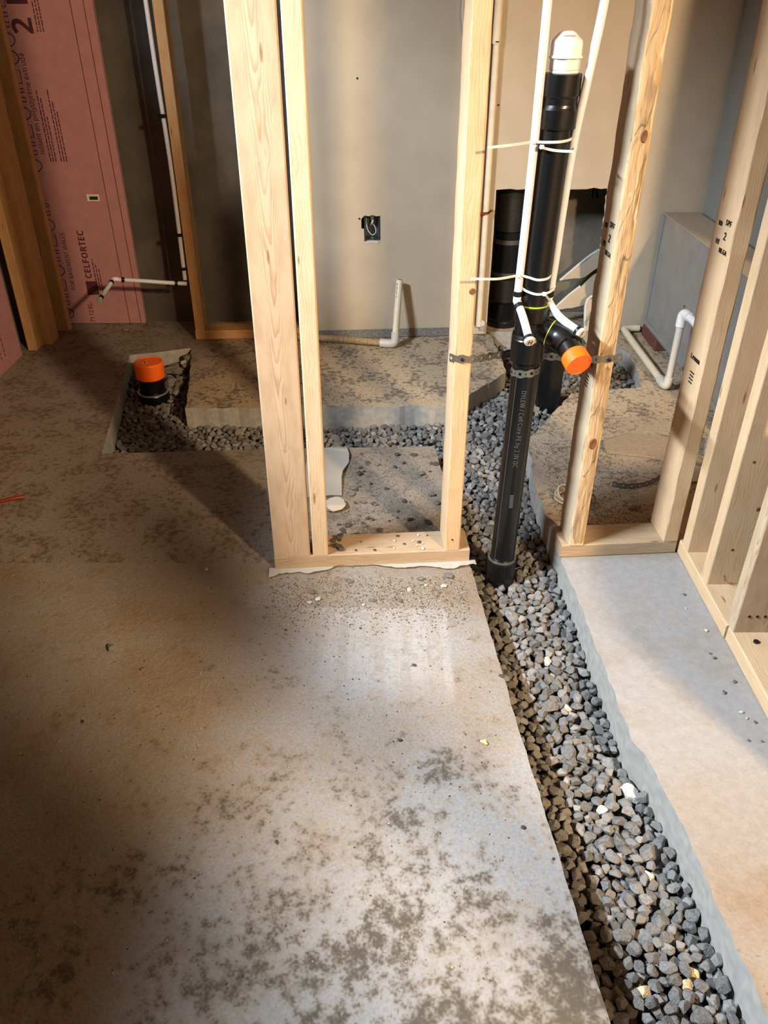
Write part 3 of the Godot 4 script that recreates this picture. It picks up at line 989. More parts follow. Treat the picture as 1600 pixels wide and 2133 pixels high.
func build_left_corner() -> void:
	# pink foam board against the rear wall
	var fb := thing("foam_board", "pink rigid foam insulation board with dark print standing in the far left corner", "insulation board", Vector3(-1.255, 0.002, -3.40))
	put("board", bevel_box(0.41, 2.42, 0.028, 0.002, Vector3(0, 0, -0.014)), M.foam, fb)
	var lines := begin()
	for x in [0.132, 0.180]:
		add_bevel_box(lines, 0.0024, 2.42, 0.0008, 0.0002, Transform3D(Basis(Vector3(0, 0, 1), 0.010), Vector3(x + 0.006, 0.0, 0.0004)))
	put("score_line", done(lines), M.foam_ink, fb)
	var texts := [["CELFORTEC", 0.037, -0.003, 0.297, true], ["FOR BASEMENT WALLS", 0.0235, -0.078, 0.268, false], ["171128L-", 0.027, -0.022, 0.045, false], ["isolant en polystyrène extrudé", 0.0255, -0.088, 0.86, false], ["2 P", 0.105, -0.062, 1.165, true], ["2\" 5", 0.03, -0.004, 0.46, true]]
	for t in texts:
		if t[0] == "2\" 5":
			continue
		var tm := put("print", lettering(t[0], t[1], 0.0008, "Droid Sans", t[4]), M.foam_ink, fb)
		tm.position = Vector3(t[2], t[3], 0.0006)
		tm.rotation.z = PI / 2
	# big outlined lettering, half hidden by the studs
	var rr := RandomNumberGenerator.new()
	rr.seed = 3
	var ol := begin()
	for run in [[0.02, 0.46], [0.62, 1.02], [1.05, 1.3]]:
		var y: float = run[0]
		var k := 0
		while y < run[1]:
			var h := 0.052
			var pth := []
			var xl := -0.155
			var xr := -0.108
			if k % 3 == 0:
				for a in 11:
					var an := -1.7 + 3.4 * a / 10.0
					pth.append(Vector3(xl + 0.02 + 0.034 * cos(an), y + h * 0.5 + 0.024 * sin(an), 0.0005))
			elif k % 3 == 1:
				pth = [Vector3(xl, y + 0.004, 0.0005), Vector3(xr, y + 0.004, 0.0005), Vector3(xr, y + 0.018, 0.0005), Vector3(xl + 0.018, y + 0.018, 0.0005), Vector3(xl + 0.018, y + 0.036, 0.0005), Vector3(xr, y + 0.036, 0.0005), Vector3(xr, y + 0.048, 0.0005), Vector3(xl, y + 0.048, 0.0005)]
			else:
				pth = [Vector3(xl, y + 0.004, 0.0005), Vector3(xr, y + 0.004, 0.0005), Vector3(xr, y + 0.048, 0.0005), Vector3(xr - 0.016, y + 0.048, 0.0005), Vector3(xr - 0.016, y + 0.02, 0.0005), Vector3(xl, y + 0.02, 0.0005)]
			add_band(ol, pth, Vector3(0, 0, 1), 0.0008, 0.0036)
			y += 0.062
			k += 1
	put("outlined_print", done(ol), M.foam_ink, fb)
	# blocks of fine print, too small to read
	var fine := begin()
	for blk in [[-0.062, 0.66, 0.24], [-0.020, 0.66, 0.24], [0.024, 0.145, 0.13], [-0.010, 1.10, 0.18]]:
		for l in 3:
			var y: float = blk[1]
			var top: float = blk[1] + blk[2] * (1.0 - 0.12 * l - 0.1 * (l / 2))
			while y < top:
				var wl := rr.randf_range(0.006, 0.022)
				add_bevel_box(fine, 0.0042, wl, 0.0007, 0.0002, Transform3D(Basis(), Vector3(blk[0] + l * 0.0105, y, 0.0003)))
				y += wl + 0.003
	put("fine_print", done(fine), M.foam_ink, fb)
	put("logo_square", bevel_box(0.05, 0.058, 0.0008, 0.0002, Vector3(0.003, 0.128, 0.0004)), M.foam_ink, fb)
	put("logo_swoosh", band(curve([Vector3(-0.015, 0.135, 0.0012), Vector3(0.0, 0.15, 0.0012), Vector3(0.02, 0.158, 0.0012)], 5), Vector3(0, 0, 1), 0.0006, 0.0018), M.foam, fb)
	put("sticker", bevel_box(0.05, 0.026, 0.001, 0.0003, Vector3(0.078, 0.512, 0.0006)), M.paper, fb)
	put("barcode", bevel_box(0.034, 0.013, 0.0012, 0.0003, Vector3(0.080, 0.517, 0.0008)), M.ink, fb)
	# pink foam along the left wall
	var f2 := thing("foam_board", "pink rigid foam insulation board along the left wall at the picture's left edge", "insulation board", Vector3(-1.475, 0.0, -2.33))
	put("board", bevel_box(0.05, 1.6, 1.40, 0.002, Vector3(0, 0, 0)), M.foam, f2)
	var pf := begin()
	for l in 3:
		var y := 0.05
		while y < 0.28:
			var wl := rr.randf_range(0.008, 0.02)
			add_bevel_box(pf, 0.0007, wl, 0.005, 0.0002, Transform3D(Basis(), Vector3(0.0252, y, -0.56 + l * 0.035)))
			y += wl + 0.005
	put("fine_print", done(pf), M.foam_ink, f2)
	put("sticker", bevel_box(0.001, 0.02, 0.03, 0.0002, Vector3(0.0254, 0.012, -0.43)), M.paper, f2)
	# studs of the corner
	var specs := [
		["wall_stud", "orange-tan wall stud nearest the left pink foam, leftmost of the corner studs", Vector3(-1.449, 0.0, -3.085), 0.038, 0.089, 0.1],
		["wall_stud", "orange-tan corner stud with a pale inner face standing proud of the others", Vector3(-1.413, 0.0, -3.15), 0.038, 0.089, 0.47],
		["wall_stud", "shaded brown stud lying flat against the pink foam in the far left corner", Vector3(-1.424, 0.0, -3.315), 0.066, 0.038, 0.8]]
	for s in specs:
		var o := put(s[0], timber(s[3], 2.44, s[4], s[5], s[5]), M.wood_orange)
		o.position = s[2]
		tag(o, s[1], "stud", "corner studs by the pink foam")
	var thin := put("furring_strip", timber(0.012, 2.44, 0.03, 0.3, 0.3), M.wood_orange)
	thin.position = Vector3(-1.429, 0.0, -3.19)
	tag(thin, "narrow dark furring strip in the gap between the two left corner studs", "strip")
	# the lone stud with its sole plate in the far room
	var pl := put("sole_plate", timber(0.089, 0.62, 0.038, 0.2, 0.1), M.wood_orange)
	pl.position = Vector3(-0.788, 0.0, -3.204)
	pl.basis = Basis(Vector3.UP, WALL_YAW) * Basis(Vector3(0, 0, -1), Vector3(1, 0, 0), Vector3(0, -1, 0))
	tag(pl, "short dusty sole plate on the slab under the lone far-left stud", "plate")
	var s2 := put("wall_stud", timber(0.038, 2.40, 0.089, 0.62, 0.33), M.wood_orange)
	s2.position = Vector3(-0.787, 0.038, -3.207)
	s2.rotation.y = WALL_YAW
	tag(s2, "lone orange-tan stud on its own short plate in the far left room", "stud")
	# water stub-out in the far room
	var wx := thing("water_stub_out", "white water pipe on the lone far stud with a capped stub by pink foam", "pipe", Vector3(0, 0, 0))
	put("riser", tube(curve([Vector3(-0.815, 2.4, -3.235), Vector3(-0.812, 1.2, -3.225), Vector3(-0.800, 0.7, -3.215), Vector3(-0.803, 0.32, -3.215), Vector3(-0.803, 0.25, -3.212)], 4), 0.008, 12), M.pex, wx)
	put("branch", tube(curve([Vector3(-0.795, 0.238, -3.20), Vector3(-0.87, 0.245, -3.19), Vector3(-0.97, 0.26, -3.165), Vector3(-1.062, 0.27, -3.148)], 5), 0.008, 12), M.pex, wx)
	put("elbow", tube([Vector3(-1.05, 0.2715, -3.15), Vector3(-1.068, 0.272, -3.147), Vector3(-1.069, 0.270, -3.13)], 0.0092, 12), M.white, wx)
	put("stub", tube([Vector3(-1.07, 0.270, -3.14), Vector3(-1.085, 0.238, -2.99)], 0.008, 12), M.pex, wx)
	put("cap", tube([Vector3(-1.0842, 0.2395, -2.997), Vector3(-1.0858, 0.236, -2.978)], 0.0105, 14), M.white, wx)
	for q in [[Vector3(-1.0825, 0.243, -3.015), Vector3(-1.0838, 0.2405, -3.003)], [Vector3(-1.04, 0.2685, -3.152), Vector3(-1.028, 0.267, -3.155)], [Vector3(-1.071, 0.268, -3.128), Vector3(-1.0722, 0.2655, -3.116)], [Vector3(-0.842, 0.2425, -3.195), Vector3(-0.83, 0.241, -3.198)], [Vector3(-0.803, 0.30, -3.2145), Vector3(-0.803, 0.288, -3.2142)]]:
		put("crimp_ring", tube([q[0], q[1]], 0.0098, 12), M.crimp, wx)
	for y in [0.84, 0.42]:
		put("pipe_clip", bevel_box(0.03, 0.012, 0.02, 0.002, Vector3(-0.806, y, -3.212)), M.abs, wx)
	# toilet flange stub in the left trench
	var ts := thing("drain_stub", "black drain stub with an orange test cap standing in the gravel of the left trench", "pipe", Vector3(-0.872, -0.10, -2.78))
	put("pipe", lathe([Vector2(0.047, 0.0), Vector2(0.047, 0.155)], 32), M.abs, ts)
	put("collar", lathe([Vector2(0.047, 0.02), Vector2(0.058, 0.02), Vector2(0.058, 0.052), Vector2(0.0565, 0.055), Vector2(0.047, 0.055)], 32), M.abs, ts)
	put("collar_rim", lathe([Vector2(0.0505, 0.0551), Vector2(0.0575, 0.0551), Vector2(0.0575, 0.0585), Vector2(0.0505, 0.0585)], 32), M.galv, ts)
	put("test_cap", lathe([Vector2(0.0475, 0.115), Vector2(0.0515, 0.115), Vector2(0.0525, 0.120), Vector2(0.0525, 0.172), Vector2(0.0505, 0.1755), Vector2(0.046, 0.176), Vector2(0.044, 0.1735), Vector2(0.0, 0.1735)], 36), M.orange, ts)
	var lab := put("label_sticker", bevel_box(0.014, 0.0008, 0.018, 0.0002, Vector3(-0.012, 0.1736, 0.008)), M.paper, ts)
	var lp := put("label_print", bevel_box(0.008, 0.0008, 0.011, 0.0002, Vector3(-0.012, 0.1741, 0.008)), M.ink, ts)

func stud(label: String, s: float, d: float, w: float, dep: float, m: Material, uo: float, vo := 0.0, rough := 0.0, l := 2.40) -> MeshInstance3D:
	var o := put("wall_stud", timber(w, l, dep, uo, vo, 0.003, rough), m)
	o.position = wall_point(s, d, 0.038)
	o.rotation.y = WALL_YAW
	tag(o, label, "stud")
	return o

func plate_mesh_on(label: String, s0: float, s1: float) -> MeshInstance3D:
	var o := put("sole_plate", timber(0.089, s1 - s0, 0.038, 0.15 + s0, 0.3), M.wood_dirty_shaded)  # wood colour darkened for its dirt and for the shade on its front
	o.position = wall_point(s0, 0.0, 0.0)
	o.basis = Basis(Vector3.UP, WALL_YAW) * Basis(Vector3(0, 0, -1), Vector3(1, 0, 0), Vector3(0, -1, 0))
	tag(o, label, "plate")
	return o

func build_partition() -> void:
	plate_mesh_on("wooden sole plate left of the trench carrying the wide doubled studs", 0.0, 0.489)
	plate_mesh_on("wooden sole plate right of the trench with knots along its front edge", 0.724, 1.024)
	stud("wide pale stud with cathedral grain turned flat to the camera", 0.0, 0.0, 0.089, 0.038, M.wood_flat, 0.0, 0.25)
	stud("narrow pale stud nailed right beside the wide grained stud", 0.0955, 0.0, 0.038, 0.089, M.wood_straight, 0.3, 0.7)
	var s3 := stud("middle stud at the trench's left side tied to the black drain by a metal strap", 0.425, 0.0, 0.038, 0.089, M.wood_knotty, 0.55, 0.15, 0.0015)
	var s4 := stud("rough waney-faced stud right of the trench with dark lumber stamps", 0.742, 0.0, 0.038, 0.090, M.wood_straight, 0.12, 0.4, 0.004)
	# its rough front face: a waney skin with saw marks
	var st := begin()
	var nz := noise(5, 16.0, 4)
	st.set_smooth_group(0)
	var cols := 6
	var rows := 150
	var pt := func(i: int, j: int) -> Vector3:
		var u := float(i) / cols
		var y := 2.4 * j / rows
		var left := 0.0 + 0.005 * maxf(0.0, nz.get_noise_2d(3.0, y * 0.25) * 1.5)
		var z := 0.0015 + 0.0022 * nz.get_noise_2d(u * 0.6, y) - 0.004 * (1.0 - minf(1.0, (0.5 - absf(u - 0.5)) * 8.0))
		return Vector3(left + u * (0.0385 - left), y, z)
	for i in cols:
		for j in rows:
			quad(st, pt.call(i, j), pt.call(i + 1, j), pt.call(i + 1, j + 1), pt.call(i, j + 1), Vector2(i * 0.07, -j * 0.0133), Vector2((i + 1) * 0.07, -j * 0.0133), Vector2((i + 1) * 0.07, -(j + 1) * 0.0133), Vector2(i * 0.07, -(j + 1) * 0.0133))
	var face := put("rough_face", done(st), M.wood_rough, s4)
	face.set_meta("label", "rough golden waney face with saw marks")
	for kn in [[0.024, 0.945, 0.007], [0.020, 0.29, 0.009]]:
		var kk := put("knot", lathe([Vector2(kn[2], 0.0), Vector2(kn[2] * 0.8, 0.003), Vector2(kn[2] * 0.3, 0.0015), Vector2(0.0, 0.001)], 12), M.knot, s4)
		kk.position = Vector3(kn[0], kn[1], 0.002)
		kk.rotation.x = PI / 2
		kk.scale = Vector3(1.0, 1.0, 1.7)
	stamp(s4, 0.74)
	var s5 := stud("stud at the partition's right end meeting the long wall, with dark lumber stamps", 0.987, 0.0, 0.038, 0.095, M.wood_knotty, 0.4, 0.6, 0.002)
	stamp(s5, 0.74)
	put("nail_head", bevel_box(0.004, 0.004, 0.0015, 0.0004, Vector3(0.018, 0.03, 0.001)), M.dark_metal, s3)
	put("knot", lathe([Vector2(0.007, 0), Vector2(0.005, 0.002), Vector2(0, 0.001)], 12), M.knot, s3).transform = Transform3D(Basis(Vector3.RIGHT, PI / 2), Vector3(0.031, 0.655, 0.0005))
	# the sill gasket squeezed out under the left plate
	var g := begin()
	g.set_smooth_group(0)
	var ng := noise(15, 9.0, 2)
	var n := 60
	for i in n:
		var q := []
		for k in [i, i + 1]:
			var s: float = -0.015 + 0.52 * k / n
			var out: float = 0.020 + 0.016 * ng.get_noise_1d(s) + 0.012 * sin(s * 14.0 + 1.9)
			var edge := wall_point(s, -out, 0.004 + 0.007 * absf(ng.get_noise_1d(s * 2.3 + 7.0)))
			var inn := wall_point(s, 0.005, 0.0016)
			q.append([inn, edge])
		quad(g, q[0][1], q[1][1], q[1][0], q[0][0])
	var gk := put("sill_gasket", done(g), M.poly)
	tag(gk, "wavy white sill gasket sticking out under the left sole plate", "gasket")
	# torn plastic sheet behind the doubled studs
	var sh := begin()
	sh.set_smooth_group(0)
	var outline := [Vector2(-0.22, -2.235), Vector2(-0.119, -2.236), Vector2(-0.109, -2.19), Vector2(-0.108, -2.145), Vector2(-0.124, -2.08), Vector2(-0.126, -2.043), Vector2(-0.121, -1.948), Vector2(-0.15, -1.94)]
	for i in outline.size() - 1:
		var a: Vector2 = outline[i]
		var b: Vector2 = outline[i + 1]
		var ha := 0.004 + 0.008 * absf(sin(i * 2.1))
		var hb := 0.004 + 0.008 * absf(sin((i + 1) * 2.1))
		quad(sh, Vector3(-0.24, 0.002, a.y + 0.0), Vector3(-0.24, 0.002, b.y), Vector3(b.x, hb, b.y), Vector3(a.x, ha, a.y))
	tag(put("plastic_sheet", done(sh), M.poly), "torn strip of translucent plastic sheet on the slab behind the doubled studs", "plastic sheet")
	var cr := put("crumpled_plastic", rock(71, 0.55), M.poly)
	cr.position = Vector3(-0.145, 0.014, -1.885)
	cr.scale = Vector3(0.032, 0.03, 0.05)
	tag(cr, "crumpled plastic lump between the torn sheet and the left sole plate", "plastic scrap")

func stamp(s: Node3D, y: float) -> void:
	# grade stamp on the left narrow face, read from the left
	for t in [["SPF", 0.016, -0.030, y + 0.035], ["2", 0.022, -0.034, y + 0.008], ["NLGA", 0.014, -0.030, y - 0.022], ["HT", 0.014, -0.062, y - 0.008], ["KD", 0.013, -0.066, y + 0.028]]:
		var tm := put("stamp", lettering(t[0], t[1], 0.0006, "Droid Sans", true), M.ink, s)
		tm.position = Vector3(-0.0012, t[3], t[2])
		tm.rotation.y = -PI / 2
	var bars := begin()
	for k in 4:
		add_bevel_box(bars, 0.0006, 0.003, 0.02 - 0.003 * (k % 2), 0.0001, Transform3D(Basis(), Vector3(-0.0014, y - 0.30 - k * 0.008, -0.045)))
	put("stamp", done(bars), M.ink, s)
	var t2 := put("stamp", lettering("Lemm", 0.016, 0.0006, "Droid Sans", true), M.ink, s)
	t2.position = Vector3(-0.0012, y - 0.265, -0.045)
	t2.rotation.y = -PI / 2

func build_right_wall() -> void:
	# long wall along the trench: plate and studs
	var n := 0
	for seg in [[-1.78, -1.345, 0.757], [-1.341, 0.55, 0.760]]:
		var p := put("sole_plate", timber(0.089, seg[1] - seg[0], 0.038, 0.35 + n * 0.3, 0.2 + n * 0.3), M.wood_knotty)
		p.basis = Basis(Vector3(1, 0, 0), Vector3(0, 0, 1), Vector3(0, -1, 0))
		p.position = Vector3(seg[2], 0.0, seg[0])
		tag(p, ["long-wall sole plate, its far length under the close-set studs", "long-wall sole plate, its near length running out of the right edge"][n], "plate")
		n += 1
	var specs := [
		["close-set long-wall stud right behind the partition's end stud", -1.622, 0.757, 0.1],
		["knotty long-wall stud with a bent nail at its foot", -1.492, 0.762, 0.5],
		["near long-wall stud with three nail holes at its foot at the right edge", -1.322, 0.761, 0.8]]
	for s in specs:
		var o := put("wall_stud", timber(0.089, 2.40, 0.038, s[3], s[3] * 0.7), M.wood_flat if s[3] > 0.7 else M.wood_knotty)
		o.position = Vector3(s[2], 0.038, s[1])
		tag(o, s[0], "stud", "studs of the long right-hand wall")
		if s[3] > 0.7:
			for k in 3:
				var nh := put("nail_hole", lathe([Vector2(0.0035, 0), Vector2(0.003, 0.0012), Vector2(0, 0.0008)], 10), M.ink, o)
				nh.position = Vector3(0.026 + k * 0.017, 0.045, 0.0003)
				nh.rotation.x = PI / 2
		elif s[3] == 0.5:
			for kn in [[0.038, 0.10, 0.004], [0.07, 0.21, 0.0055], [0.03, 0.33, 0.0035], [0.066, 0.46, 0.005]]:
				var kk := put("knot", lathe([Vector2(kn[2], 0.0), Vector2(kn[2] * 0.7, 0.0008), Vector2(0, 0.0004)], 12), M.knot, o)
				kk.position = Vector3(kn[0], kn[1], 0.0)
				kk.rotation.x = PI / 2
	var cb := thing("shade_box", "added unseen cardboard box that blocks the bulb behind the long wall", "box", Vector3(1.07, 0.0, -0.97))  # added out of view to keep the bulb off the right slab and near stud
	put("carton", bevel_box(0.40, 0.60, 0.56, 0.003), M.cardboard, cb)
	put("tape", bevel_box(0.402, 0.602, 0.05, 0.001), M.cable, cb)
	var dw := put("shade_sheet", bevel_box(0.013, 2.38, 2.65, 0.002, Vector3(0, 0, 0)), M.drywall)  # added out of view to darken the near left floor
	dw.position = Vector3(0.868, 0.01, 1.535)
	tag(dw, "added unseen drywall sheet that shades the near floor from the bulb", "drywall sheet")
	var ply := put("shade_strip", bevel_box(0.016, 1.36, 0.15, 0.002), M.wood_orange)  # added out of view to keep warm bulb light off the middle floor
	ply.position = Vector3(0.868, 0.0, -0.045)
	tag(ply, "added unseen plywood strip that shades the slab from the bulb", "plywood strip")
	var tp := put("top_plate", timber(0.089, 2.33, 0.012, 0.35, 0.2), M.wood_knotty)
	tp.basis = Basis(Vector3(1, 0, 0), Vector3(0, 0, 1), Vector3(0, -1, 0))
	tp.position = Vector3(0.760, 2.436, -1.78)
	tag(tp, "top plate over the long right-hand stud wall", "plate")
	var nail := put("bent_nail", tube([Vector3(0.802, 0.052, -1.488), Vector3(0.785, 0.085, -1.468)], 0.0018, 8), M.steel)
	tag(nail, "nail driven at a slant into the knotty long-wall stud's foot", "nail")

func build_furnace() -> void:
	var f := thing("furnace", "grey sheet-metal furnace cabinet with a low return box against the drywall", "furnace", Vector3(1.108, 0.05, -3.30))
	put("return_box", bevel_box(0.62, 0.44, 1.02, 0.004, Vector3(0.31, 0.0, 0.51)), M.galv, f)
	put("dusty_ledge", bevel_box(0.142, 0.004, 1.02, 0.001, Vector3(0.069, 0.4385, 0.51)), M.dust, f)
	put("corner_flange", bevel_box(0.006, 0.435, 0.03, 0.001, Vector3(-0.003, 0.0, 0.015)), M.galv, f)
	put("bottom_flange", bevel_box(0.012, 0.016, 1.02, 0.002, Vector3(-0.004, 0.0, 0.51)), M.galv, f)
	put("cabinet", bevel_box(0.58, 1.5, 1.2, 0.004, Vector3(0.437, 0.441, 0.62)), M.painted, f)
	for q in [[-0.01, 0.52, 0.24], [-0.01, 0.9, 0.12]]:
		pass
	for q in [[0.146, 0.50, 0.20], [0.146, 0.72, 0.42], [0.146, 1.0, 0.25]]:
		var s := put("screw", lathe([Vector2(0.005, 0), Vector2(0.004, 0.003), Vector2(0, 0.0035)], 8), M.steel, f)
		s.position = Vector3(q[0], q[1], q[2])
		s.rotation.z = PI / 2
	for q in [[-0.001, 0.20, 0.42], [-0.001, 0.08, 0.55], [-0.001, 0.37, 0.60]]:
		var s := put("screw", lathe([Vector2(0.005, 0), Vector2(0.004, 0.003), Vector2(0, 0.0035)], 8), M.steel, f)
		s.position = Vector3(q[0], q[1], q[2])
		s.rotation.z = PI / 2
	var br := put("brick", bevel_box(0.10, 0.049, 0.19, 0.004), M.brick)
	br.position = Vector3(1.145, 0.0, -3.17)
	tag(br, "red brick propping up the far corner of the furnace's return box", "brick")
	var wb := put("white_tube_end", tube([Vector3(1.19, 0.5, -2.78), Vector3(1.20, 0.60, -2.78)], 0.008, 10), M.white)
	tag(wb, "white tube end standing on the furnace's ledge behind the end stud", "tube")

func build_drain() -> void:
	var d := thing("drain_stack", "black vertical drain stack with tee, orange-capped arm and white air valve between the studs", "pipe", Vector3(0, 0, 0))
	put("base_coupling", lathe([Vector2(0.0, 0.0), Vector2(0.037, 0.0), Vector2(0.037, 0.095), Vector2(0.0355, 0.10), Vector2(0.030, 0.10)], 30), M.abs, d).position = Vector3(0.303, -0.105, -1.66)
	put("coupling_rim", lathe([Vector2(0.0305, 0.0), Vector2(0.0365, 0.0), Vector2(0.0365, 0.003), Vector2(0.0305, 0.003)], 30), M.strap, d).position = Vector3(0.303, -0.0045, -1.66)
	put("lower_pipe", tube([Vector3(0.303, -0.06, -1.66), Vector3(0.314, 0.53, -1.66)], 0.0302, 32), M.abs, d)
	var lt := put("pipe_print", lettering("DYLEW / Cell Core PE by 2 IN IIC", 0.0135, 0.0004), M.pale_ink, d)
	lt.position = Vector3(0.3085, 0.375, -1.6292)
	lt.rotation = Vector3(0, 0, -PI / 2 - 0.018)
	var lines := begin()
	add_tube(lines, [Vector3(0.303 - 0.0215, 0.01, -1.6388), Vector3(0.314 - 0.0215, 0.50, -1.6388)], 0.0006, 6)
	put("print_line", done(lines), M.pale_ink, d)
	var bar := begin()
	for k in 9:
		add_bevel_box(bar, 0.009, 0.0022, 0.0008, 0.0002, Transform3D(Basis(), Vector3(0.307, 0.165 + k * 0.0042, -1.6296)))
	put("barcode", done(bar), M.pale_ink, d)
	# sanitary tee
	put("tee_lower_hub", lathe([Vector2(0.0302, 0.0), Vector2(0.0365, 0.0), Vector2(0.0365, 0.05), Vector2(0.035, 0.053), Vector2(0.0365, 0.056), Vector2(0.0345, 0.062)], 32), M.abs, d).position = Vector3(0.3135, 0.534, -1.66)
	put("tee_body", tube([Vector3(0.314, 0.585, -1.66), Vector3(0.3165, 0.645, -1.66)], 0.0335, 32), M.abs, d)
	put("tee_upper_hub", lathe([Vector2(0.0335, 0.0), Vector2(0.0368, 0.004), Vector2(0.0368, 0.035), Vector2(0.0302, 0.036)], 32), M.abs, d).position = Vector3(0.3165, 0.622, -1.66)
	put("glue_ring", lathe([Vector2(0.0303, 0.0), Vector2(0.0325, 0.0), Vector2(0.0322, 0.002), Vector2(0.0303, 0.0025)], 32), M.glue, d).position = Vector3(0.3168, 0.6575, -1.66)
	put("tee_branch", tube(curve([Vector3(0.316, 0.612, -1.66), Vector3(0.335, 0.607, -1.648), Vector3(0.356, 0.602, -1.636)], 4), 0.0275, 28), M.abs, d)
	put("glue_ring", tube([Vector3(0.3545, 0.6025, -1.637), Vector3(0.3562, 0.602, -1.636)], 0.0292, 28), M.glue, d)
	put("elbow", tube(curve([Vector3(0.3555, 0.602, -1.6362), Vector3(0.371, 0.598, -1.6265), Vector3(0.382, 0.594, -1.612), Vector3(0.389, 0.588, -1.593)], 6), 0.0288, 28), M.abs, d)
	put("arm_pipe", tube([Vector3(0.386, 0.590, -1.598), Vector3(0.3985, 0.574, -1.563)], 0.0242, 28), M.abs, d)
	var cap := put("test_cap", lathe([Vector2(0.0245, 0.0), Vector2(0.0268, 0.0), Vector2(0.0278, 0.004), Vector2(0.0278, 0.027), Vector2(0.0268, 0.0295), Vector2(0.0248, 0.030), Vector2(0.0238, 0.0286), Vector2(0.0, 0.0286)], 36), M.orange, d)
	var ax := (Vector3(0.403, 0.566, -1.545) - Vector3(0.389, 0.585, -1.59)).normalized()
	cap.transform = Transform3D(Basis(Quaternion(Vector3.UP, ax)), Vector3(0.3945, 0.5775, -1.572))
	put("cap_nub", lathe([Vector2(0.0016, 0.0), Vector2(0.001, 0.0012), Vector2(0.0, 0.0014)], 8), M.orange, d).transform = Transform3D(Basis(Quaternion(Vector3.UP, ax)), Vector3(0.3945, 0.5775, -1.572) + ax * 0.0286)
	# upper pipe, coupling, adaptor and air valve
	put("upper_pipe", tube([Vector3(0.3168, 0.645, -1.66), Vector3(0.3255, 1.01, -1.66)], 0.0302, 32), M.abs, d)
	put("coupling", lathe([Vector2(0.0302, 0.0), Vector2(0.0355, 0.001), Vector2(0.0362, 0.004), Vector2(0.0362, 0.034), Vector2(0.0345, 0.0375), Vector2(0.0335, 0.042), Vector2(0.0335, 0.052), Vector2(0.0345, 0.055), Vector2(0.0362, 0.057), Vector2(0.0362, 0.092), Vector2(0.030, 0.0935), Vector2(0.0, 0.0935)], 32), M.abs, d).position = Vector3(0.3262, 0.995, -1.66)
	var av := Vector3(0.3285, 1.083, -1.66)
	put("valve_base", lathe([Vector2(0.027, 0.0), Vector2(0.027, 0.008), Vector2(0.0262, 0.0085), Vector2(0.0262, 0.0095), Vector2(0.0262, 0.0100)], 32), M.white, d).position = av
	put("valve_hex", lathe([Vector2(0.0262, 0.010), Vector2(0.0285, 0.0105), Vector2(0.0285, 0.028), Vector2(0.0262, 0.0285)], 8, false), M.white, d).position = av
	put("valve_dome", lathe([Vector2(0.0305, 0.0285), Vector2(0.031, 0.030), Vector2(0.031, 0.0325), Vector2(0.0288, 0.033), Vector2(0.0288, 0.052), Vector2(0.027, 0.057), Vector2(0.014, 0.069), Vector2(0.009, 0.0712), Vector2(0.0, 0.0718)], 32), M.white, d).position = av
	put("valve_print", band(curve([Vector3(0.318, 1.147, -1.6405), Vector3(0.328, 1.1475, -1.6385), Vector3(0.340, 1.147, -1.6405)], 4), Vector3(0, -0.5, 0.6), 0.0025, 0.0006), M.pink_ink, d)
	# large drain riser behind
	var b := thing("drain_riser", "large black drain riser standing in the gravel behind the orange-capped arm", "pipe", Vector3(0.602, -0.11, -2.69))
	put("pipe", lathe([Vector2(0.0445, 0.0), Vector2(0.0445, 0.37), Vector2(0.04, 0.371), Vector2(0.0, 0.371)], 32), M.abs, b)
	put("hub", lathe([Vector2(0.0445, 0.285), Vector2(0.052, 0.285), Vector2(0.052, 0.37), Vector2(0.0445, 0.372)], 32), M.abs, b)

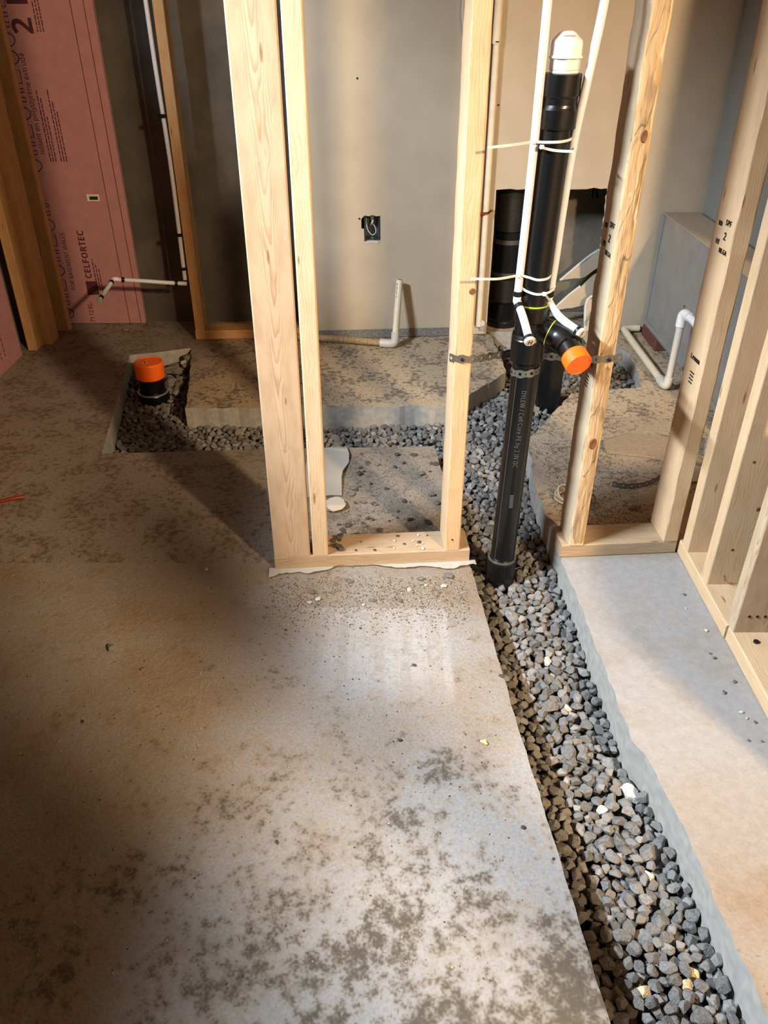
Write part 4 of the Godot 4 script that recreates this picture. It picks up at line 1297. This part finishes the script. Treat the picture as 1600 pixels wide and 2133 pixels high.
func build_water_lines() -> void:
	# hot
	var h := thing("hot_water_line", "white water pipe left of the black drain with a stub capped H", "pipe", Vector3.ZERO)
	put("riser", tube(curve([Vector3(0.287, 2.4, -1.645), Vector3(0.2845, 1.2, -1.645), Vector3(0.284, 0.95, -1.645), Vector3(0.279, 0.675, -1.645)], 5), 0.0082, 16), M.pex, h)
	put("elbow", tube([Vector3(0.279, 0.688, -1.645), Vector3(0.2785, 0.669, -1.644), Vector3(0.280, 0.667, -1.630)], 0.0085, 14), M.white, h)
	put("stub", tube(curve([Vector3(0.2795, 0.668, -1.634), Vector3(0.288, 0.647, -1.602), Vector3(0.296, 0.618, -1.558)], 6), 0.0083, 16), M.pex, h)
	put("crimp_ring", tube([Vector3(0.2792, 0.690, -1.645), Vector3(0.2790, 0.680, -1.645)], 0.0102, 14), M.crimp, h)
	put("crimp_ring", tube([Vector3(0.2805, 0.6655, -1.630), Vector3(0.2825, 0.661, -1.6225)], 0.0100, 14), M.crimp, h)
	end_cap(h, Vector3(0.296, 0.618, -1.558), Vector3(0.008, -0.026, 0.044), "H")
	# cold
	var c := thing("cold_water_line", "white water pipe right of the black drain with a stub capped F", "pipe", Vector3.ZERO)
	put("riser", tube(curve([Vector3(0.455, 2.4, -1.65), Vector3(0.408, 1.55, -1.65), Vector3(0.386, 1.22, -1.650), Vector3(0.374, 1.099, -1.650), Vector3(0.3605, 0.973, -1.652), Vector3(0.3545, 0.843, -1.654), Vector3(0.352, 0.76, -1.654), Vector3(0.348, 0.675, -1.654)], 6), 0.0082, 16), M.pex, c)
	put("elbow", tube([Vector3(0.346, 0.688, -1.650), Vector3(0.3465, 0.668, -1.655), Vector3(0.350, 0.661, -1.650)], 0.0085, 14), M.white, c)
	put("stub", tube(curve([Vector3(0.349, 0.662, -1.652), Vector3(0.372, 0.637, -1.632), Vector3(0.407, 0.618, -1.602)], 6), 0.0083, 16), M.pex, c)
	put("crimp_ring", tube([Vector3(0.346, 0.690, -1.650), Vector3(0.346, 0.678, -1.6525)], 0.0102, 14), M.crimp, c)
	end_cap(c, Vector3(0.407, 0.618, -1.602), Vector3(0.03, -0.02, 0.043), "F")
	# ties
	var z1 := tie_loop(Vector3(0.305, 0.972, -1.652), 0.036, 0.004)
	var ties := [
		["white cable tie with a long tail round the hot pipe and drain, upper pair", [Vector3(0.192, 0.971, -1.60), Vector3(0.24, 0.974, -1.612), Vector3(0.28, 0.976, -1.632), Vector3(0.30, 0.9765, -1.625), Vector3(0.33, 0.977, -1.627), Vector3(0.352, 0.979, -1.645), Vector3(0.357, 0.982, -1.665)], Vector3(0.281, 0.976, -1.633)],
		["white cable tie round the drain and cold pipe, upper pair", [Vector3(0.292, 0.968, -1.629), Vector3(0.315, 0.963, -1.6275), Vector3(0.335, 0.961, -1.6275), Vector3(0.356, 0.962, -1.621), Vector3(0.362, 0.964, -1.640)], Vector3(0.296, 0.968, -1.627)],
		["white cable tie with a long tail round the hot pipe and drain, lower pair", [Vector3(0.174, 0.729, -1.60), Vector3(0.23, 0.725, -1.612), Vector3(0.275, 0.725, -1.635), Vector3(0.295, 0.722, -1.634), Vector3(0.315, 0.718, -1.6285), Vector3(0.338, 0.720, -1.636), Vector3(0.350, 0.730, -1.66)], Vector3(0.275, 0.725, -1.635)],
		["white cable tie round the drain and cold pipe, lower pair", [Vector3(0.283, 0.700, -1.652), Vector3(0.292, 0.694, -1.638), Vector3(0.312, 0.689, -1.6275), Vector3(0.332, 0.689, -1.630), Vector3(0.348, 0.692, -1.640), Vector3(0.358, 0.698, -1.655)], Vector3(0.331, 0.689, -1.6275)]]
	for t in ties:
		var o := thing("cable_tie", t[0], "cable tie", Vector3.ZERO, 0.0, "cable ties on the drain stack")
		put("strap", band(curve(t[1], 5), Vector3.UP, 0.0046, 0.0014), M.tie, o)
		put("head", bevel_box(0.008, 0.0075, 0.007, 0.001, (t[2] as Vector3) - Vector3(0, 0.0037, 0)), M.tie, o)
	var tail := put("tie_tail", band([Vector3(0.333, 0.688, -1.626), Vector3(0.349, 0.668, -1.645), Vector3(0.360, 0.655, -1.650)], Vector3.RIGHT, 0.0046, 0.0014), M.tie)
	tail.reparent(get_node("cable_tie_003"))

func tie_loop(_c: Vector3, _r: float, _w: float) -> int:
	return 0

func end_cap(parent: Node3D, at: Vector3, dir: Vector3, letter: String) -> void:
	var d := dir.normalized()
	var basis_ := Basis(Quaternion(Vector3.UP, d))
	put("crimp_ring", lathe([Vector2(0.0084, 0.0), Vector2(0.0102, 0.0), Vector2(0.0102, 0.007), Vector2(0.0084, 0.007)], 18), M.crimp, parent).transform = Transform3D(basis_, at - d * 0.006)
	put("end_cap", lathe([Vector2(0.009, 0.0), Vector2(0.0112, 0.0), Vector2(0.0115, 0.001), Vector2(0.0115, 0.006), Vector2(0.0105, 0.0072), Vector2(0.0, 0.0074)], 22), M.pvc_white, parent).transform = Transform3D(basis_, at + d * 0.002)
	var t := put("letter", lettering(letter, 0.0155, 0.0006, "Droid Sans", false), M.ink, parent)
	var up := (Vector3.UP - d * d.y).normalized()
	var right := up.cross(d)
	t.transform = Transform3D(Basis(right, up, d).rotated(d, -0.12), at + d * 0.0098)

func build_straps() -> void:
	var a := thing("hanger_strap", "perforated metal strap from the middle stud behind the drain to the rough stud", "strap", Vector3.ZERO)
	put("strap", hanger_strap(curve([Vector3(0.143, 0.547, -1.640), Vector3(0.150, 0.547, -1.632), Vector3(0.192, 0.544, -1.634), Vector3(0.235, 0.538, -1.665), Vector3(0.279, 0.535, -1.690), Vector3(0.315, 0.530, -1.697), Vector3(0.36, 0.528, -1.693), Vector3(0.41, 0.529, -1.680), Vector3(0.462, 0.535, -1.655), Vector3(0.50, 0.538, -1.653), Vector3(0.528, 0.543, -1.650)], 5)), M.strap, a)
	for q in [Vector3(0.170, 0.545, -1.6305), Vector3(0.494, 0.537, -1.649)]:
		var s := put("screw", lathe([Vector2(0.004, 0), Vector2(0.0042, 0.002), Vector2(0.002, 0.003), Vector2(0.0, 0.0032)], 10), M.dark_metal, a)
		s.position = q
		s.rotation.x = PI / 2
	var ring := []
	for k in 25:
		var an := PI * 1.06 + PI * 1.1 * k / 24.0 - 0.1
		ring.append(Vector3(0.3135 + 0.0318 * cos(an), 0.512 + 0.004 * cos(an * 1.0), -1.66 - 0.0318 * sin(an)))
	var b := thing("hanger_strap", "perforated metal strap wrapped round the front of the black drain below its tee", "strap", Vector3.ZERO)
	put("strap", hanger_strap(ring), M.strap, b)
	# loose strap end on the slab behind the right plate
	var l := put("hanger_strap", hanger_strap(curve([Vector3(0.668, 0.010, -2.005), Vector3(0.70, 0.010, -1.992), Vector3(0.745, 0.010, -1.995), Vector3(0.80, 0.011, -2.025), Vector3(0.86, 0.014, -2.09)], 6)), M.strap)
	tag(l, "loose curved offcut of perforated strap lying on the slab behind the right studs", "strap")

func build_floor_pipes() -> void:
	# condensate pipe on the slab at the drywall
	var p := thing("condensate_pipe", "cream plastic pipe along the slab turning up against the drywall below the outlet", "pipe", Vector3.ZERO)
	put("run", tube(curve([Vector3(-0.43, 0.026, -3.175), Vector3(-0.27, 0.024, -3.165), Vector3(-0.08, 0.020, -3.135), Vector3(0.025, 0.017, -3.115)], 4), 0.0135, 16), M.pvc_dirty, p)
	put("elbow", tube(curve([Vector3(-0.015, 0.018, -3.122), Vector3(0.02, 0.018, -3.114), Vector3(0.0385, 0.020, -3.114), Vector3(0.045, 0.032, -3.118), Vector3(0.047, 0.062, -3.126)], 5), 0.0172, 16), M.pvc_white, p)
	put("riser", tube([Vector3(0.0465, 0.05, -3.124), Vector3(0.0625, 0.252, -3.200)], 0.0135, 16, false), M.pvc, p)
	put("riser_mouth", tube([Vector3(0.0625, 0.2495, -3.1985), Vector3(0.0625, 0.2505, -3.1995)], 0.011, 16), M.dark_metal, p)
	var bars := begin()
	for k in 10:
		add_bevel_box(bars, 0.009, 0.0022 if k % 3 else 0.0045, 0.001, 0.0002, Transform3D(Basis(Vector3.RIGHT, -0.36), Vector3(0.0535 + 0.0008 * k * 0.35, 0.192 + k * 0.0052, -3.1655 - 0.00195 * k)))
	put("barcode", done(bars), M.ink, p)
	# pale pipes beside the furnace
	var q := thing("furnace_drain_pipe", "pale plastic drain pipe along the slab with a white elbow riser beside the furnace", "pipe", Vector3.ZERO)
	put("run", tube(curve([Vector3(1.09, 0.02, -3.29), Vector3(1.035, 0.02, -3.28), Vector3(1.021, 0.02, -3.22), Vector3(1.022, 0.02, -2.72)], 6), 0.0135, 16), M.pvc, q)
	put("floor_elbow", tube(curve([Vector3(1.022, 0.02, -2.745), Vector3(1.023, 0.02, -2.70), Vector3(1.028, 0.026, -2.688), Vector3(1.034, 0.055, -2.688)], 5), 0.0172, 16), M.pvc_white, q)
	put("riser", tube([Vector3(1.033, 0.045, -2.69), Vector3(1.042, 0.262, -2.71)], 0.0132, 16), M.pvc_white, q)
	put("top_elbow", tube(curve([Vector3(1.0405, 0.235, -2.708), Vector3(1.042, 0.272, -2.709), Vector3(1.047, 0.282, -2.70), Vector3(1.052, 0.280, -2.675)], 5), 0.0170, 16), M.white, q)
	put("hose", tube(curve([Vector3(1.050, 0.281, -2.69), Vector3(1.062, 0.272, -2.64), Vector3(1.068, 0.25, -2.60), Vector3(1.072, 0.20, -2.56), Vector3(1.075, 0.10, -2.54)], 6), 0.0132, 16), M.white, q)
	var tm := put("print", lettering("0400", 0.02, 0.0006), M.red_ink, q)
	tm.transform = Transform3D(Basis(Vector3(0.12, -0.80, 0.55).normalized(), Vector3(0.95, 0.2, 0.1).normalized(), Vector3(-0.15, 0.55, 0.82).normalized()).orthonormalized(), Vector3(1.068, 0.245, -2.582))

const WHITE_SPOTS := [Vector3(0.480, 1, -0.996), Vector3(0.414, 0, -0.965), Vector3(0.466, 0, -0.825), Vector3(0.396, 0, -0.745), Vector3(0.469, 2, -0.643), Vector3(0.486, 2, -0.668), Vector3(0.392, 2, -0.642), Vector3(0.45, 0, -1.02), Vector3(0.385, 0, -1.35), Vector3(0.40, 0, -1.22)]

func build_gravel() -> void:
	var poly := PackedVector2Array(TRENCH)
	var inset := Geometry2D.offset_polygon(poly, -0.006)
	var zone: PackedVector2Array = inset[0] if inset.size() > 0 else poly
	var r := RandomNumberGenerator.new()
	r.seed = 99
	var grid := {}
	var cell := 0.036
	var stones := []          # [pos, radius]
	var boxes := [Rect2(0.2, -2.9, 0.42, 3.1), Rect2(-1.03, -3.12, 0.4, 0.95), Rect2(-0.7, -2.57, 0.95, 0.4), Rect2(0.42, -3.3, 0.6, 0.7)]
	var area := 0.0
	for b in boxes:
		area += b.size.x * b.size.y
	var fails := 0
	while fails < 160 and stones.size() < 9500:
		var rad := r.randf_range(0.0080, 0.0126)
		if r.randf() < 0.07:
			rad = r.randf_range(0.0126, 0.0172)
		var best := Vector3(0, 9, 0)
		for trial in 9:
			var pick := r.randf() * area
			var bx: Rect2 = boxes[0]
			for b in boxes:
				bx = b
				pick -= b.size.x * b.size.y
				if pick < 0:
					break
			var p := Vector2(bx.position.x + r.randf() * bx.size.x, bx.position.y + r.randf() * bx.size.y)
			if not Geometry2D.is_point_in_polygon(p, zone):
				continue
			var y := -0.118 + rad
			var cx := int(floorf(p.x / cell))
			var cz := int(floorf(p.y / cell))
			for ix in [cx - 1, cx, cx + 1]:
				for iz in [cz - 1, cz, cz + 1]:
					for s in grid.get(Vector2i(ix, iz), []):
						var sp: Vector3 = s[0]
						var d2 := (sp.x - p.x) * (sp.x - p.x) + (sp.z - p.y) * (sp.z - p.y)
						var rr: float = (rad + s[1]) * 0.88
						if d2 < rr * rr:
							y = maxf(y, sp.y + sqrt(rr * rr - d2))
			if y < best.y:
				best = Vector3(p.x, y, p.y)
		var level := -0.074 + 0.014 * sin(best.x * 9.0 + best.z * 5.0) * 0.4
		if best.x > 0.44 and best.z < -2.62:
			level += 0.02
		if best.x < -0.72 and best.z < -2.8:
			level += 0.03
		if best.y > level:
			fails += 1
			continue
		fails = 0
		var key := Vector2i(int(floorf(best.x / cell)), int(floorf(best.z / cell)))
		if not grid.has(key):
			grid[key] = []
		grid[key].append([best, rad])
		stones.append([best, rad])
	var meshes := []
	for k in 14:
		meshes.append(rock(500 + k, 0.8))
	# the 300 that show largest: uppermost and nearest
	var eye := Vector3(0, 1.2, 0)
	var scored := []
	for i in stones.size():
		var p: Vector3 = stones[i][0]
		if p.z > -0.50 or p.y < -0.096:
			continue
		var hidden := false
		var key := Vector2i(int(floorf(p.x / cell)), int(floorf(p.z / cell)))
		for ix in [-1, 0, 1]:
			for iz in [-1, 0, 1]:
				for s in grid.get(key + Vector2i(ix, iz), []):
					var sp: Vector3 = s[0]
					if sp.y > p.y + 0.008 and Vector2(sp.x - p.x, sp.z - p.z).length() < s[1] * 0.75:
						hidden = true
		if hidden:
			continue
		scored.append([stones[i][1] / p.distance_to(eye), i])
	scored.sort_custom(func(a, b): return a[0] > b[0])
	var single := {}
	for k in mini(300, scored.size()):
		single[scored[k][1]] = true
	var bulk := []
	for k in meshes.size():
		bulk.append([])
	var used_spots := {}
	for i in stones.size():
		var p: Vector3 = stones[i][0]
		var rad: float = stones[i][1]
		var bs := Basis.from_euler(Vector3(r.randf_range(-0.5, 0.5), r.randf() * TAU, r.randf_range(-0.5, 0.5))).scaled_local(Vector3.ONE * rad * 1.25)
		var mi := r.randi() % meshes.size()
		var tone := r.randi() % 6
		if single.has(i):
			var o := put("gravel_stone", meshes[mi], M.stones[tone])
			o.transform = Transform3D(bs, p)
			var spot := -1
			for k in WHITE_SPOTS.size():
				if not used_spots.has(k) and Vector2(WHITE_SPOTS[k].x - p.x, WHITE_SPOTS[k].z - p.z).length() < 0.016:
					spot = k
					break
			if spot >= 0:
				used_spots[spot] = true
				var pale: bool = WHITE_SPOTS[spot].y == 2
				o.material_override = M.tan_stone if pale else M.white_stone
				if pale:
					tag(o, "pale tan stone among the grey gravel near the trench's bottom edge of view", "stone", "pale tan stones in the near trench")
				else:
					tag(o, "whitish stone standing out among the grey gravel in the trench", "stone", "whitish stones in the trench")
			else:
				tag(o, "grey angular crushed stone in the near gravel of the trench", "stone", "crushed stones of the near trench")
		else:
			bulk[mi].append([Transform3D(bs, p), tone])
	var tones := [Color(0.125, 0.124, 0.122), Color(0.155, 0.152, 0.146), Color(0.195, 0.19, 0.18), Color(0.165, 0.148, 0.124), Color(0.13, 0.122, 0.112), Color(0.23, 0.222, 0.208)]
	var bed := Node3D.new()
	bed.name = "gravel_bed"
	bed.set_meta("kind", "stuff")
	tag(bed, "bed of grey crushed stone filling the trench cut through the slab", "gravel")
	add_child(bed)
	for k in meshes.size():
		var mm := MultiMesh.new()
		mm.transform_format = MultiMesh.TRANSFORM_3D
		mm.use_colors = true
		mm.mesh = meshes[k]
		mm.instance_count = bulk[k].size()
		for j in bulk[k].size():
			mm.set_instance_transform(j, bulk[k][j][0])
			var c: Color = tones[bulk[k][j][1]]
			mm.set_instance_color(j, c * r.randf_range(0.85, 1.2))
		var mi3 := MultiMeshInstance3D.new()
		mi3.name = "stones" if k == 0 else "stones_%03d" % k
		mi3.multimesh = mm
		mi3.material_override = M.bulk
		mi3.set_meta("kind", "stuff")
		bed.add_child(mi3)
	print("stones ", stones.size(), " single ", single.size(), " white ", used_spots.size())

func loose_stone(x: float, z: float, size: float, label: String, group := "", y := 0.0, m: Material = null, sd := 0) -> void:
	var flat := 0.6
	var o := put("loose_stone", rock(700 + sd, flat), m if m else M.stones[(sd * 7 + 3) % 6])
	o.scale = Vector3(size, size * 0.9, size)
	o.rotation.y = sd * 1.7
	o.position = Vector3(x, y + size * 0.42, z)
	tag(o, label, "stone", group)

func build_small_things() -> void:
	loose_stone(-0.599, -1.311, 0.012, "brown stone lying alone on the left slab in front of the dark area", "", 0.0, M.stones[3], 1)
	loose_stone(-1.203, -2.332, 0.012, "dark stone on the slab near the left pink foam", "", 0.0, M.stones[0], 2)
	loose_stone(0.161, -1.572, 0.013, "flat grey stone at the trench corner just in front of the left plate's end", "", 0.0, M.stones[1], 3)
	loose_stone(-0.513, -1.246, 0.0065, "small dark pebble right of the lone brown stone on the slab", "", 0.0, M.stones[4], 4)
	loose_stone(-0.444, -1.598, 0.006, "small pale pebble left of the wide grained stud's foot", "", 0.0, M.white_stone, 5)
	loose_stone(-1.112, -3.308, 0.016, "stone on the slab at the foot of the pink foam board", "", 0.0, M.stones[3], 6)
	loose_stone(-0.688, -3.074, 0.014, "stone on the far slab in front of the short sole plate", "", 0.0, M.stones[4], 7)
	loose_stone(0.700, -1.884, 0.012, "grey lump on the dusty slab behind the right sole plate", "", 0.0, M.stones[2], 8)
	loose_stone(0.192, -1.047, 0.008, "small tan stone near the trench's left edge on the clean slab", "", 0.0, M.tan_stone, 9)
	var r := RandomNumberGenerator.new()
	r.seed = 21
	# stones strewn on the slab behind the left plate
	for k in 58:
		var x := r.randf_range(-0.13, 0.16)
		var z := -1.74 - 0.47 * pow(r.randf(), 1.4)
		if r.randf() < 0.45:
			x = r.randf_range(-0.12, -0.02)
		loose_stone(x, z, r.randf_range(0.004, 0.0125), "dark grey stone strewn on the dusty slab behind the left sole plate", "stones strewn behind the left plate", 0.0, M.dark_stone if k % 3 else M.stones[3], 20 + k)
	for k in 9:
		loose_stone(wall_point(0.14 + r.randf() * 0.03, 0.03 + 0.05 * r.randf()).x, wall_point(0.15, 0.02 + 0.055 * r.randf()).z, r.randf_range(0.006, 0.011), "grey stone piled on the left sole plate beside the narrow stud", "stones on the left sole plate", 0.038 + (0.006 if k > 5 else 0.0), M.dark_stone, 60 + k)
	for k in 14:
		var s := 0.18 + r.randf() * 0.23
		var p := wall_point(s, 0.01 + r.randf() * 0.06)
		loose_stone(p.x, p.z, r.randf_range(0.003, 0.006), "tiny stone crumb on top of the left sole plate", "stone crumbs on the left plate", 0.038, M.dark_stone if k % 2 else M.plaster, 80 + k)
	for k in 12:
		loose_stone(r.randf_range(-0.2, 0.2), r.randf_range(-1.56, -1.46), r.randf_range(0.004, 0.009), "small stone crumb on the slab in front of the left sole plate", "stone crumbs before the left plate", 0.0, M.stones[3] if k % 2 else M.plaster, 100 + k)
	for k in 10:
		loose_stone(r.randf_range(-0.95, 0.3), r.randf_range(-1.45, -0.75), r.randf_range(0.003, 0.006), "small dark pebble scattered over the near left slab", "pebbles on the near slab", 0.0, M.dark_stone, 120 + k)
	for k in 12:
		loose_stone(r.randf_range(0.70, 0.745), r.randf_range(-1.5, -1.05), r.randf_range(0.003, 0.006), "tiny grey pebble along the foot of the long-wall plate", "pebbles along the long-wall plate", 0.0, M.plaster if k % 3 == 0 else M.stones[1], 140 + k)
	for k in 20:
		var lx := r.randf_range(-0.93, -0.785)
		var lz := r.randf_range(-3.06, -2.78)
		if Vector2(lx + 0.872, lz + 2.78).length() < 0.085:
			lx = -0.79
			lz -= 0.05
		loose_stone(lx, lz, r.randf_range(0.014, 0.032), "broken concrete lump at the far end of the left trench", "concrete lumps in the left trench", -0.075 + 0.045 * clampf((-2.8 - lz) / 0.25, 0.0, 1.0), M.plaster if k % 4 == 0 else M.stones[3], 160 + k)
	# fine crumbs everywhere
	var mm := MultiMesh.new()
	mm.transform_format = MultiMesh.TRANSFORM_3D
	mm.use_colors = true
	mm.mesh = rock(900, 0.6)
	var spots := []
	for k in 14000:
		var x: float
		var z: float
		var pick := r.randf()
		if pick < 0.3:
			x = r.randf_range(-0.28, 0.2); z = r.randfn(-1.5, 0.06)
			if z < -1.57: continue
		elif pick < 0.55:
			x = r.randf_range(-0.3, 0.15); z = r.randf_range(-2.22, -1.72)
		elif pick < 0.75:
			x = r.randf_range(0.48, 0.74); z = r.randf_range(-2.3, -1.77)
		elif pick < 0.88:
			x = r.randf_range(-0.6, 0.3); z = r.randf_range(-3.1, -2.58)
		else:
			x = r.randf_range(-1.2, 0.22); z = r.randf_range(-1.7, -0.6)
		spots.append(Vector2(x, z))
	mm.instance_count = spots.size()
	for k in spots.size():
		var sz := r.randf_range(0.0007, 0.0024)
		mm.set_instance_transform(k, Transform3D(Basis(Vector3.UP, r.randf() * TAU).scaled(Vector3.ONE * sz), Vector3(spots[k].x, sz * 0.4, spots[k].y)))
		mm.set_instance_color(k, (Color(0.30, 0.255, 0.195) if k % 5 < 3 else Color(0.09, 0.075, 0.058)) * r.randf_range(0.7, 1.4))
	var deb := MultiMeshInstance3D.new()
	deb.name = "floor_grit"
	deb.multimesh = mm
	deb.material_override = M.bulk
	deb.set_meta("kind", "stuff")
	tag(deb, "fine grit and concrete crumbs scattered over the slab", "grit")
	add_child(deb)
	# thin concrete flake behind the right studs
	var fk := thing("mortar_flake", "thin pale cement flake lying on the slab behind the right studs", "concrete scrap", Vector3(0, 0.002, 0))
	put("flake", slab_piece(ragged([Vector2(0.699, -2.205), Vector2(0.877, -2.158), Vector2(0.935, -2.30), Vector2(0.80, -2.33), Vector2(0.702, -2.275)], 0.02, 0.006, 5, false), 0.0, 0.009), M.flake, fk)
	# coil of wire behind the rough stud
	var coil := []
	for k in 70:
		var an := TAU * k / 24.0
		coil.append(Vector3(0.535 + (0.045 + 0.004 * sin(k * 0.7)) * cos(an), 0.006 + 0.0006 * k * 0.5, -1.93 + (0.045 + 0.004 * cos(k * 0.9)) * sin(an)))
	tag(put("wire_coil", tube(coil, 0.0028, 8), M.cable), "small coil of cream wire on the slab behind the rough stud", "wire")
	# red plastic straw-like offcut at the left edge
	tag(put("red_tube", tube(curve([Vector3(-1.16, 0.006, -1.895), Vector3(-1.09, 0.006, -1.913), Vector3(-1.055, 0.009, -1.924), Vector3(-1.028, 0.007, -1.938)], 5), 0.0055, 10), M.red), "short red plastic tube lying on the slab at the left edge", "tube")
	# debris behind the long wall
	var rub := [Vector3(0.93, 0.0, -2.05), Vector3(1.0, 0.0, -1.9), Vector3(0.95, 0.0, -1.72), Vector3(1.05, 0.0, -2.2)]
	for k in rub.size():
		loose_stone(rub[k].x, rub[k].z, 0.04 + 0.012 * k, "broken concrete chunk on the floor behind the long-wall studs", "concrete chunks behind the long wall", 0.0, M.plaster, 180 + k)
	var bag := put("orange_scrap", rock(951, 0.5), M.orange)
	bag.position = Vector3(0.885, 0.02, -1.72)
	bag.scale = Vector3(0.03, 0.03, 0.05)
	tag(bag, "orange plastic scrap glimpsed between the long-wall studs", "plastic scrap")
	# washer-like slug by the right plate
	var sl := put("metal_slug", lathe([Vector2(0.006, 0), Vector2(0.006, 0.004), Vector2(0.003, 0.005), Vector2(0, 0.005)], 12), M.dark_metal)
	sl.position = Vector3(0.80, 0.038, -1.29)
	tag(sl, "dark round slug lying on the near long-wall plate", "slug")
